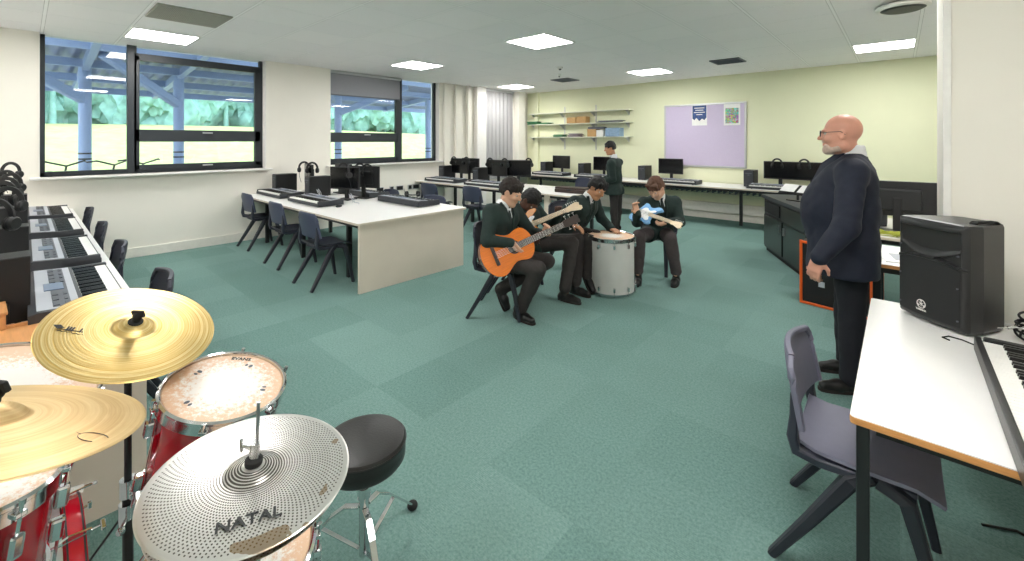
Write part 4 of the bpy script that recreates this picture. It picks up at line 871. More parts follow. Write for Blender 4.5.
# bass drum, axis along Y
BX = Matrix(((1, 0, 0, -1.70), (0, 0, 1, .105), (0, -1, 0, .285), (0, 0, 0, 1)))
bd = thing('bass_drum', 'bright red bass drum lying on its side at the bottom left', 'drum', mw=BX); R = .25
MB().lathe([(R-.006, -.03), (R, -.03), (R, -.40), (R-.006, -.40), (R-.006, -.03)], n=72).build('shell', 'redb', bd)
for z0 in (-.036, -.432):
    h = MB().lathe([(R+.006, z0), (R+.022, z0), (R+.022, z0+.040), (R+.006, z0+.040), (R+.006, z0)], n=72).build('hoop', 'redb', bd)
    MB().lathe([(R+.0222, z0+.002), (R+.0235, z0+.002), (R+.0235, z0+.006), (R+.0222, z0+.006)], n=72).lathe([(R+.0222, z0+.034), (R+.0235, z0+.034), (R+.0235, z0+.038), (R+.0222, z0+.038)], n=72).build('hoop_lines', 'blackp', h)
MB().lathe([(R+.004, -.062), (R+.012, -.062), (R+.012, -.040), (R+.004, -.040)], n=72).lathe([(R+.004, -.38), (R+.010, -.38), (R+.010, -.395), (R+.004, -.395)], n=72).build('silver_bands', 'alu', bd)
MB().lathe([(0, -.012), (R+.002, -.012), (R+.004, -.02)][::-1], n=64).lathe([(R+.004, -.41), (0, -.415)], n=64).build('drum_head', 'paper', bd)
for q in range(8):
    a = 2*PI*(q+.5)/8; T = Matrix.Rotation(a, 4, 'Z')
    l = MB().box((R+.012, 0, -.14), (.026, .024, .07), T, bev=.007).box((R+.012, 0, -.30), (.026, .024, .07), T, bev=.007).build('lug', 'chrome', bd)
    MB().cyl((R+.03, 0, .03), (R+.022, 0, -.16), .004, T=T, n=8).sweep([(R+.028, 0, .012), (R+.035, 0, -.03), (R+.026, 0, -.045)], (.022, .006), T, up=(0, 1, 0)).box((R+.03, 0, .036), (.008, .028, .010), T, bev=.002).build('claw', 'chrome', l)
for s_ in (-1, 1): MB().cyl((s_*.24, .04, -.3), (s_*.36, .275, -.42), .008).ball((s_*.36, .272, -.42), .014).build('spur', 'chrome', bd)
# snare under the hi hat
nX = disc_frame((-1.10, .30, .66), (.10, .02)); drum('snare_drum', 'red snare drum mostly hidden beneath the silver cymbal', nX, .33, .15, 8, shell='redb')
t = thing('snare_stand', 'chrome tripod stand under the red snare drum', 'stand', (-1.11, .30, 0)); MB().cyl((0, 0, .05), (0, 0, .46), .013).build('tube', 'chrome', t)
for q in range(3):
    a = .3+q*2*PI/3; MB().sweep([(0, 0, .44), (.14*math.cos(a), .14*math.sin(a), .475), (.17*math.cos(a), .17*math.sin(a), .485)], (.016, .006)).build('basket_arm', 'chrome', t)
    e = (.24*math.cos(a), .24*math.sin(a), .012); l = MB().sweep([(0, 0, .25), e], (.018, .006)).build('leg', 'chrome', t); MB().ball(e, (.015, .015, .012)).build('rubber_foot', 'rubber', l)
# throne
t = thing('drum_throne', 'round black padded drum stool with chrome legs', 'stool', (-1.485, .839, 0))
MB().lathe([(0, .47), (.12, .472), (.145, .466), (.152, .455), (.153, .448), (.150, .44), (.151, .42), (.149, .395), (.14, .383), (0, .38)][::-1], n=56).build('padded_seat', 'leather', t)
MB().torus((0, 0, .455), .1525, .0022, n=56).build('piping', 'leather', t)
MB().cyl((0, 0, .16), (0, 0, .38), .013).build('post', 'chrome', t); MB().cyl((0, 0, .04), (0, 0, .27), .018).build('sleeve', 'chrome', t)
MB().cyl((0, 0, .25), (0, 0, .29), .024).cyl((0, 0, .27), (-.045, .01, .27), .005).box((-.05, .01, .27), (.008, .03, .02), bev=.002).build('clamp', 'chrome', t)
for q in range(3):
    a = -.28+q*2*PI/3; ca_, sa_ = math.cos(a), math.sin(a)
    l = MB().sweep([(.02*ca_, .02*sa_, .215), (.07*ca_, .07*sa_, .215), (.12*ca_, .12*sa_, .18), (.27*ca_, .27*sa_, .02)], (.022, .008)).sweep([(.02*ca_, .02*sa_, .06), (.16*ca_, .16*sa_, .14)], (.016, .006)).build('leg', 'chrome', t)
    MB().ball((.27*ca_, .27*sa_, .018), (.022, .022, .018)).build('rubber_foot', 'rubber', l)
# wooden items at the left edge of the left desk
wb = thing('wooden_box', 'orange wooden box with dark clasp at the left edge near the drums', 'box', (-3.0, -.27, DT), .05)
MB().box((0, 0, .05), (.36, .42, .10), bev=.008).build('body', 'wood', wb); MB().box((0, 0, .108), (.37, .43, .014), bev=.004).build('lid', 'wood', wb); MB().box((.0, .218, .07), (.05, .014, .07), bev=.004).build('clasp', 'blackm', wb); MB().box((.19, .06, .07), (.014, .05, .07), bev=.004).build('clasp', 'blackm', wb)
wb = thing('wooden_board', 'flat orange wooden board lying between the keyboard and the gold cymbal', 'board', (-2.72, .12, DT), .03); MB().box((0, 0, .02), (.34, .40, .04), bev=.005).build('plank', 'wood', wb); MB().box((-.13, 0, .045), (.02, .34, .012)).build('batten', 'wood', wb)

#PEOPLE
# ------------------------------------------------------------------ signed-distance sculpting for figures
class SDF:
    """implicit surface sampled on a grid: round cones, ellipsoids and boxes blended smoothly, then meshed"""
    def __init__(s, lo, hi, h):
        s.h = h; s.lo = np.array(lo, float); n = np.ceil((np.array(hi)-s.lo)/h).astype(int)+1
        s.ax = [s.lo[i]+h*np.arange(n[i]) for i in range(3)]; s.F = np.full(n, .5, np.float32)
    def _sub(s, lo, hi):
        sl_ = []
        for i in range(3):
            a = int(max(0, np.floor((lo[i]-s.lo[i])/s.h))); b = int(min(len(s.ax[i]), np.ceil((hi[i]-s.lo[i])/s.h)+1)); sl_.append(slice(a, max(a, b)))
        X, Y, Z = np.meshgrid(s.ax[0][sl_[0]], s.ax[1][sl_[1]], s.ax[2][sl_[2]], indexing='ij', sparse=True)
        return tuple(sl_), X, Y, Z
    def _put(s, sl_, d, k, op):
        F = s.F[sl_]
        if op == 'cut':
            d = -d; hh = np.clip(.5-.5*(F-d)/k, 0, 1) if k else (d > F); 
            R = F*(1-hh)+d*hh+k*hh*(1-hh) if k else np.maximum(F, d)
        elif op == 'and':
            R = np.maximum(F, d)
        else:
            if k: hh = np.clip(.5+.5*(F-d)/k, 0, 1); R = F*(1-hh)+d*hh-k*hh*(1-hh)
            else: R = np.minimum(F, d)
        s.F[sl_] = R
    def cone(s, a, b, ra, rb, k=.02, op='add', flat=None):
        a = np.array(a, float); b = np.array(b, float); m = max(ra, rb)+k+.03
        sl_, X, Y, Z = s._sub(np.minimum(a, b)-m, np.maximum(a, b)+m)
        d = b-a; L = max(1e-9, d@d); px, py, pz = X-a[0], Y-a[1], Z-a[2]
        t = np.clip((px*d[0]+py*d[1]+pz*d[2])/L, 0, 1)
        qx, qy, qz = px-t*d[0], py-t*d[1], pz-t*d[2]; r = ra+(rb-ra)*t
        if flat is not None:
            n, q = flat; n = np.array(n, float); n = n/np.linalg.norm(n); c = qx*n[0]+qy*n[1]+qz*n[2]
            D = np.sqrt(np.maximum(qx*qx+qy*qy+qz*qz-c*c+(c*q)**2, 1e-12))-r; D = D/max(1, q)**.5
        else: D = np.sqrt(qx*qx+qy*qy+qz*qz)-r
        s._put(sl_, D.astype(np.float32), k, op); return s
    def ell(s, c, R, r, k=.015, op='add'):
        """R: 3x3 matrix with the ellipsoid's axes as columns"""
        c = np.array(c, float); r = np.array(r, float); m = r.max()+k+.03; sl_, X, Y, Z = s._sub(c-m, c+m)
        px, py, pz = X-c[0], Y-c[1], Z-c[2]
        q = [(px*R[0, i]+py*R[1, i]+pz*R[2, i])/r[i] for i in range(3)]
        l = np.sqrt(q[0]**2+q[1]**2+q[2]**2)+1e-9
        g = np.sqrt((q[0]/r[0])**2+(q[1]/r[1])**2+(q[2]/r[2])**2)+1e-9
        s._put(sl_, (l*(l-1)/g).astype(np.float32), k, op); return s
    def box(s, c, R, hs, rr=.005, k=.01, op='add'):
        c = np.array(c, float); m = np.linalg.norm(hs)+k+.03; sl_, X, Y, Z = s._sub(c-m, c+m)
        px, py, pz = X-c[0], Y-c[1], Z-c[2]
        q = [np.abs(px*R[0, i]+py*R[1, i]+pz*R[2, i])-(hs[i]-rr) for i in range(3)]
        o = np.sqrt(sum(np.maximum(v, 0)**2 for v in q)); i_ = np.minimum(np.maximum(np.maximum(q[0], q[1]), q[2]), 0)
        s._put(sl_, (o+i_-rr).astype(np.float32), k, op); return s
    def wrinkle(s, amp, f):
        X, Y, Z = np.meshgrid(*s.ax, indexing='ij', sparse=True)
        s.F += (amp*(np.sin(f*X+1.3*np.sin(f*.7*Z))*np.sin(f*1.1*Y+.8*np.sin(f*.9*X)+2)*np.sin(f*.9*Z+np.sin(f*.6*Y)))).astype(np.float32); return s
    def mesh(s, name, mats, parent, off):
        F = s.F; S = F < 0; nx, ny, nz = F.shape
        cnt = np.zeros((nx-1, ny-1, nz-1), np.int8)
        for i in (0, 1):
            for j in (0, 1):
                for k in (0, 1): cnt += S[i:nx-1+i, j:ny-1+j, k:nz-1+k]
        act = (cnt > 0) & (cnt < 8); I = np.argwhere(act); idx = -np.ones(act.shape, np.int64); idx[tuple(I.T)] = np.arange(len(I))
        P = np.zeros((len(I), 3)); N = np.zeros(len(I)); C8 = [(i, j, k) for i in (0, 1) for j in (0, 1) for k in (0, 1)]
        for a in C8:
            for b in C8:
                if sum(abs(a[q]-b[q]) for q in range(3)) == 1 and a < b:
                    fa = F[I[:, 0]+a[0], I[:, 1]+a[1], I[:, 2]+a[2]]; fb = F[I[:, 0]+b[0], I[:, 1]+b[1], I[:, 2]+b[2]]
                    cr = (fa < 0) != (fb < 0); t = np.where(cr, fa/np.where(np.abs(fa-fb) < 1e-9, 1, fa-fb), 0)
                    for q in range(3): P[:, q] += np.where(cr, a[q]+t*(b[q]-a[q]), 0)
                    N += cr
        P = (P/np.maximum(N, 1)[:, None]+I)*s.h+s.lo-np.array(off); faces = []
        for ax in range(3):
            o = [q for q in range(3) if q != ax]
            A = S; sl0 = [slice(None)]*3; sl1 = [slice(None)]*3; sl0[ax] = slice(0, -1); sl1[ax] = slice(1, None)
            a = A[tuple(sl0)]; b = A[tuple(sl1)]; E = np.argwhere(a != b)
            ok = np.all([(E[:, q] > 0) & (E[:, q] < F.shape[q]-1) for q in o], axis=0); E = E[ok]; ins = a[tuple(E.T)]
            def cell(du, dv): c = E.copy(); c[:, o[0]] -= du; c[:, o[1]] -= dv; return idx[tuple(c.T)]
            Q = np.stack([cell(1, 1), cell(0, 1), cell(0, 0), cell(1, 0)], 1)
            flip = ins if ax != 1 else ~ins
            Q[~flip] = Q[~flip][:, ::-1]; faces.append(Q)
        Q = np.concatenate(faces); Q = Q[(Q >= 0).all(1)]
        me = bpy.data.meshes.new(name); me.vertices.add(len(P)); me.vertices.foreach_set('co', P.astype(np.float32).ravel())
        me.loops.add(Q.size); me.loops.foreach_set('vertex_index', Q.astype(np.int32).ravel()); me.polygons.add(len(Q))
        me.polygons.foreach_set('loop_start', np.arange(0, Q.size, 4, dtype=np.int32)); me.polygons.foreach_set('use_smooth', np.ones(len(Q), bool))
        me.update(calc_edges=True); me.materials.append(M[mats])
        o = bpy.data.objects.new(name, me); C.objects.link(o)
        if parent: o.parent = parent
        return o
V = lambda *a: np.array(a, float)
def unit(v): v = np.array(v, float); return v/np.linalg.norm(v)
def lerp(a, b, t): return a+(b-a)*t
def frame3(f, u):
    f = unit(f); u = np.array(u, float); l = unit(np.cross(u, f)); u = np.cross(f, l); return f, l, u      # forward, left, up
def hand(S, wr, hd, nrm, side, s=1.0, curl=.5, k=.006):
    """wr wrist, hd direction of the fingers, nrm the way the palm faces, side +1 thumb to the left of hd seen along nrm"""
    hd = unit(hd); n = np.array(nrm, float); n = unit(n-hd*(n@hd)); t = np.cross(n, hd)*side
    R = np.stack([hd, t, n], 1); S.box(wr+hd*.045*s, R, (.047*s, .038*s, .0135*s), .012*s, k=.012)
    S.cone(wr-hd*.02, wr+hd*.02*s, .026*s, .027*s, k=.012, flat=(n, 1.25))
    for q, (off, ln) in enumerate(((.029, .070), (.010, .078), (-.009, .073), (-.027, .058))):
        p = wr+hd*.088*s+t*off*s; a = curl*(.55+.12*q)
        d = hd
        for sg, fr, r0, r1 in ((0, .46, .0095, .0088), (1, .30, .0088, .008), (2, .24, .008, .0068)):
            d = unit(hd*math.cos(a)+n*math.sin(a)+t*(.06-.04*q)); e = p+d*ln*fr*s; S.cone(p, e, r0*s, r1*s, k=k); p = e; a += curl*.9
    p = wr+hd*.022*s+t*.030*s; d = unit(hd*.65+t*.75+n*.25); e = p+d*.040*s; S.cone(p, e, .0135*s, .0105*s, k=.01)
    d = unit(hd*.9+t*.25+n*.35); S.cone(e, e+d*.032*s, .0105*s, .0085*s, k=k)
def person(lab, J, fdir, fup, o):
    J = {k_: V(*v) for k_, v in J.items()}
    for s_ in 'RL':
        if J['to'+s_][2] < .2: J['to'+s_][2] = max(.036, J['to'+s_][2])
        J['an'+s_][2] = max(.085, J['an'+s_][2])
    g = o.get('g', 1.0); s = o.get('s', 1.0); h = o.get('h', .0085); belly = o.get('belly', 0)
    P, N, Hc = J['pelvis'], J['neck'], J['head']; lat = unit(J['shL']-J['shR']); up = unit(N-P); fwd = np.cross(lat, up)
    if o.get('fwd') is not None and fwd @ V(*o['fwd']) < 0: fwd = -fwd
    base = V(*(((J['anR']+J['anL'])/2)[:2]), 0); rootp = V(P[0], P[1], 0) if o.get('seated') else base
    t = thing('person', lab, 'person', tuple(rootp)); pts = np.array(list(J.values())); lo = pts.min(0)-.24; hi = pts.max(0)+.26; lo[2] = -.01
    hl = unit(J['hipL']-J['hipR'])
    def torso(S, e, jacket=False):
        w0, w1, w2 = lerp(P, N, .0), lerp(P, N, .38), lerp(P, N, .72)
        for q in (-1, 1):
            S.cone(w0+hl*q*.065*g*s, w1+lat*q*.05*g*s, .105*g*s+e, .098*g*s+e, .05); S.cone(w1+lat*q*.05*g*s, w2+lat*q*.075*g*s+fwd*.012, .098*g*s+e, .108*g*s+e, .05)
        S.cone(w2, N-up*.03, .10*g*s+e, .062*s+e, .05)
        if belly: S.ell(lerp(P, N, .33)+fwd*.07, np.stack([lat, fwd, up], 1), (.17*g+e, .155+belly+e, .25+e), .08)
        for a in 'RL': S.cone(lerp(N, J['sh'+a], .25)-up*.045, J['sh'+a]-up*.01, .062*s+e, .060*g*s+e, .045)
    def arms(S, e, cuff=1.0, hang=True):
        for a in 'RL':
            sh, el, wr = J['sh'+a], J['el'+a], J['wr'+a]; w = lerp(el, wr, cuff)
            S.cone(sh, el, .052*g*s+e, .041*g*s+e, .03); S.cone(el, w, .041*g*s+e, (.029+.012*(1-cuff))*s+e*.9, .02)
    def legs(S, e, to=1.0, r2=.042):
        for a in 'RL':
            hp_, kn, an = J['hip'+a], J['kn'+a], J['an'+a]
            S.cone(hp_, kn, .082*g*s+e, .056*s+e, .04); S.cone(kn, lerp(kn, an, to), .056*s+e, r2*s+e, .025); S.cone(lerp(kn, an, .1), lerp(kn, an, .5), .05*s+e, .05*s+e, .03)
    # --- body: one continuous surface
    f, l, u = frame3(fdir, fup); HR = np.stack([l, f, u], 1); hs = s*o.get('hs', 1.0)
    B = SDF(lo, hi, h); torso(B, -.012); arms(B, -.008); legs(B, -.012)
    hb = Hc-u*.055*hs-f*.02*hs
    B.cone(N-up*.04, hb, .052*s*g**.5, .050*s*g**.5, .03)
    hp = lambda a, b, c: Hc+(l*a+f*b+u*c)*hs
    B.ell(hp(0, -.012, .028), HR, V(.076, .096, .092)*hs, .02); B.ell(hp(0, .022, -.035), HR, V(.060, .072, .085)*hs, .03)
    B.cone(hp(0, .068, -.100), hp(0, .050, -.098), .022*hs, .030*hs, .02)
    for q in (-1, 1):
        B.cone(hp(q*.045, -.01, -.075), hp(q*.02, .065, -.10), .026*hs, .02*hs, .02)
        B.ell(hp(q*.033, .098, .006), HR, V(.017, .014, .011)*hs, .008, 'cut')
        B.ell(hp(q*.078, -.008, -.008), HR, V(.009, .019, .031)*hs, .006); B.ell(hp(q*.084, .0, -.006), HR, V(.006, .009, .016)*hs, .004, 'cut')
        B.cone(hp(q*.012, .092, .022), hp(q*.045, .082, .022), .0075*hs, .007*hs, .012); B.cone(hp(q*.045, .066, -.03), hp(q*.036, .075, -.03), .019*hs, .016*hs, .02)
    B.cone(hp(0, .090, .012), hp(0, .111, -.026), .0085*hs, .0125*hs, .010)
    for q in (-1, 1): B.cone(hp(q*.009, .098, -.030), hp(q*.012, .094, -.032), .0085*hs, .007*hs, .006)
    B.cone(hp(-.018, .089, -.058), hp(.018, .089, -.058), .0065*hs, .0065*hs, .006); B.cone(hp(-.015, .088, -.070), hp(.015, .088, -.070), .0075*hs, .0075*hs, .006); B.cone(hp(-.02, .099, -.0635), hp(.02, .099, -.0635), .003*hs, .003*hs, .003, 'cut')
    for a, sd in (('R', 1), ('L', -1)):
        hd, n = o['hand'+a]; hand(B, J['wr'+a], V(*hd), V(*n), sd, s=o.get('hnd', 1.0)*s, curl=o.get('curl'+a, .5))
    for a in 'RL': B.cone(J['an'+a], lerp(J['an'+a], J['to'+a], .18)-V(0, 0, .015), .034*s, .026*s, .02)
    B.mesh('body', o['skin'], t, rootp)
    for q, nm in ((-1, 'eye'), (1, 'eye')):
        c = hp(q*.033, .0755, .006)-rootp; e = MB().ball(c, .0115*hs).build('eye', 'eye', t); MB().ball(c+f*.0072*hs, .0058*hs, n=8).build('iris', 'iris', e)
    # --- trousers
    T = SDF(lo, hi, h); legs(T, .010, 1.0, .050); Tw = lerp(P, N, .12)
    for q in (-1, 1): T.cone(P+hl*q*.06*g*s-up*.01, Tw+lat*q*.05*g, .112*g*s, .10*g*s, .05)
    if belly: T.ell(lerp(P, N, .22)+fwd*.05, np.stack([lat, fwd, up], 1), (.16*g, .14+belly*.8, .16), .06)
    T.wrinkle(.0028, 55); T.mesh('trousers', o['trs'], t, rootp)
    # --- shirt, collar, tie
    S = SDF(np.minimum(P, N)-.35, np.maximum(P, N)+.35, h); torso(S, -.002); cb_ = lerp(N, hb, .28)
    S.cone(N-up*.05, cb_, .074*s*g**.5, .070*s*g**.5, .02); S.cone(cb_+up*.02, cb_+up*.09, .055*s*g**.5, .06*s*g**.5, .003, 'cut')
    S.mesh('shirt', 'shirt', t, rootp)
    rc_ = .066*s*g**.5; cm = MB()
    for lo_, hi_, r0_, r1_ in ((-.016, .028, rc_+.006, rc_),):
        X_ = Matrix((tuple(lat)+(0,), tuple(fwd)+(0,), tuple(up)+(0,), (0, 0, 0, 1))).transposed(); X_.translation = Vector(cb_-rootp+up*.005)
        cm.lathe([(r0_, lo_), (r1_, hi_), (r1_-.004, hi_), (r0_-.005, lo_), (r0_, lo_)], X_, n=28)
    cm.build('collar', 'shirt', t)
    kt = cb_+fwd*.062*s*g**.5-up*.014; m_ = MB(); low = lerp(N, P, .60)+fwd*((.115*g*s)+belly*1.2+.004); mid = lerp(N, P, .30)+fwd*(.118*g*s+belly*.4+.006)
    m_.sweep([tuple(kt-rootp+up*.014), tuple(kt-rootp-up*.02)], [(.036, .022), (.022, .018)], up=tuple(fwd)); m_.sweep([tuple(kt-rootp-up*.018), tuple(mid-rootp), tuple(low-rootp)], [(.026, .010), (.055, .008), (.075, .008)], up=tuple(fwd)); m_.build('tie', 'tie', t)
    # --- jacket with lapel opening
    K = SDF(lo, hi, h); torso(K, .012, True); arms(K, .016, .97)
    drop = o.get('drop', .0)
    if drop:
        for q in (-1, 1): K.cone(P+hl*q*.075*g, P+hl*q*.085*g-V(0, 0, drop)+fwd*.01, .125*g+.012, .135*g+.01, .04)
        K.cone(P+fwd*.06, P-V(0, 0, drop)+fwd*.06, .13*g, .14*g, .05)
        zc = P[2]-drop-.01; K.box((P[0], P[1], zc-.25), np.eye(3), (.6, .6, .25), .01, .006, 'cut')
        for a in 'RL': K.cone(J['el'+a], lerp(J['el'+a], J['wr'+a], .97), .041*g*s+.016, .029*s+.0144, .02); 
    else:
        for a in 'RL': K.cone(J['hip'+a]+up*.02, lerp(J['hip'+a], J['kn'+a], .28)-V(0, 0, .01), .100*g*s, .094*g*s, .04)
        K.cone(P-fwd*.02, P-up*.04-fwd*.05, .115*g*s, .11*g*s, .05)
    tip = lerp(N, P, .50)+fwd*(.165*g*s+belly*2.1); col = np.cross(fwd, lat)
    for q in (-1, 0, 1): K.cone(N+up*.06+fwd*.085*s+lat*q*.030*s, tip, .034*s if q else .05*s, .004, .008, 'cut')
    K.cone(N+up*.02, N+up*.16, .066*s*g**.5, .085*s*g**.5, .006, 'cut'); K.cone(N+up*.01+fwd*.02, hb+up*.02, .060*s*g**.5, .07*s, .004, 'cut')
    if belly: K.cone(N+fwd*.10+up*.05, N+fwd*.15-up*.06, .062, .02, .006, 'cut')
    K.wrinkle(.003, 42); jk = K.mesh('jacket', o['jac'], t, rootp)
    for q in (-1, 1):
        n0 = N+up*.045+fwd*.02+lat*q*.068*s*g**.5; n1 = lerp(N, P, .16)+fwd*(.112*g*s+belly*.5)+lat*q*.062*s; n2 = tip-fwd*(.012 if not belly else .03)+lat*q*.012
        MB().sweep([tuple(n0-rootp), tuple(n1-rootp), tuple(n2-rootp)], [(.03, .010), (.062*g, .010), (.012, .010)], up=tuple(unit(fwd+lat*q*.35))).build('lapel', o['jac'], jk)
    if o.get('buttons', True):
        b_ = MB()
        for q in (.55, .68): b_.ball(tuple(lerp(N, P, q)+fwd*(.118*g*s+belly*.9+.014)-rootp), .009)
        b_.build('buttons', 'blackp', jk)
    # --- shoes
    for a in 'RL':
        an, to = J['an'+a], J['to'+a]; d = unit(to-an*V(1, 1, 0)-V(0, 0, to[2])) if an[2] < .15 else unit(to-an)
        if an[2] < .16: heel = V(an[0], an[1], .034)-d*V(1, 1, 0)*.045; toe = V(an[0], an[1], .030)+d*V(1, 1, 0)*.155*s; w_ = V(0, 0, 1)
        else: heel = an-V(0, 0, .03)-d*.04; toe = an+d*.17*s; w_ = unit(np.cross(np.cross(d, V(0, 0, 1)), d)); 
        Sh = SDF(np.minimum(heel, toe)-.13, np.maximum(np.maximum(heel, toe), an)+.13, .006)
        Sh.cone(heel, lerp(heel, toe, .6), .036, .040, .02).cone(lerp(heel, toe, .6), toe, .040, .030, .02).cone(lerp(heel, toe, .12), an+w_*.005, .036, .040, .03)
        if an[2] < .16: Sh.box((0, 0, -.5), np.eye(3), (30, 30, .5), .001, .001, 'cut') if False else None; Sh.F[:, :, Sh.ax[2] < .004] = .1
        so_ = Sh.mesh('shoe', 'shoe', t, rootp)
        c = lerp(heel, toe, .5)-w_*.024 if an[2] >= .16 else V(*lerp(heel, toe, .5)[:2], .010)
        lx_ = unit(np.cross(w_, d)); L_ = np.linalg.norm(toe-heel)/2+.034
        R4 = Matrix((tuple(d)+(0,), tuple(lx_)+(0,), tuple(w_)+(0,), (0, 0, 0, 1))).transposed(); R4.translation = Vector(c-rootp)
        MB().prism([(L_*math.cos(a_)*(1 if math.cos(a_) > 0 else .98), .041*math.copysign(abs(math.sin(a_))**.6, math.sin(a_))) for a_ in [q*PI/10 for q in range(20)]], -.009, .009, R4).build('sole', 'sole', so_)
        if True:
            MB().cyl(tuple(an-rootp-V(0, 0, .02)), tuple(lerp(an, J['kn'+a], .22)-rootp), .046*s, .048*s).build('sock', o.get('sock', 'shoe'), t)
    # --- hair, beard, glasses
    if o.get('hair'):
        Hh = SDF(Hc-.19, Hc+.2, .006); e = .016
        Hh.ell(hp(0, -.020, .036), HR, V(.080+e*.4, .096+e*.45, .090+e*.9)*hs, .01); Hh.ell(hp(0, -.045, -.01), HR, V(.074+e*.3, .066+e*.4, .075)*hs, .02)
        [Hh.ell(hp(q_, .125, -.028+.02*abs(q_)/.05), HR, V(.055, .070, .075)*hs, .02, 'cut') for q_ in (-.05, 0, .05)]; Hh.box(hp(0, .03, -.12), HR, V(.15, .2, .075)*hs, .02, .02, 'cut')
        for q in (-1, 1): Hh.ell(hp(q*.085, .002, -.022), HR, V(.03, .030, .035)*hs, .01, 'cut'); 
        if o.get('fringe'): [Hh.cone(hp(q_, .05, .085), hp(q_*1.15+.012, .092-abs(q_)*.4, .040-.008*(k_ % 2)), .022*hs, .006*hs, .01) for k_, q_ in enumerate((-.055, -.035, -.015, .005, .025, .045, .06))]
        Hh.wrinkle(.005, 95).wrinkle(.003, 210); Hh.mesh('hair', o['hair'], t, rootp)
    if o.get('beard'):
        Bh = SDF(Hc-.17, Hc+.15, .005); Bh.cone(hp(0, .072, -.103), hp(0, .052, -.098), .0250*hs, .0325*hs, .02); [Bh.cone(hp(q_*.040, .01, -.082), hp(q_*.022, .065, -.100), .0265*hs, .0225*hs, .02) for q_ in (-1, 1)]; Bh.cone(hp(-.03, .072, -.078), hp(.03, .072, -.078), .018*hs, .018*hs, .02); Bh.cone(hp(-.022, .090, -.047), hp(.022, .090, -.047), .0085*hs, .0085*hs, .01)
        Bh.cone(hp(-.022, .101, -.064), hp(.022, .101, -.064), .010*hs, .010*hs, .004, 'cut'); Bh.wrinkle(.0012, 240); Bh.mesh('beard', 'beard', t, rootp)
    if o.get('glasses'):
        gl = MB()
        for q in (-1, 1):
            X_ = Matrix((tuple(l)+(0,), tuple(u)+(0,), tuple(f)+(0,), (0, 0, 0, 1))).transposed(); X_.translation = Vector(hp(q*.034, .104, .004)-rootp)
            gl.sweep([(.026*hs*math.cos(a_), .019*hs*math.copysign(abs(math.sin(a_))**.7, math.sin(a_)), 0) for a_ in [k_*PI/12 for k_ in range(24)]], .0019, X_, True, closed=True)
            gl.sweep([tuple(hp(q*.060, .103, .008)-rootp), tuple(hp(q*.079, .06, .012)-rootp), tuple(hp(q*.083, .0, .014)-rootp), tuple(hp(q*.084, -.022, -.006)-rootp)], .0018)
        gl.sweep([tuple(hp(-.009, .108, .006)-rootp), tuple(hp(.009, .108, .006)-rootp)], .0018); gl.build('glasses', 'blackm', t)
    return t

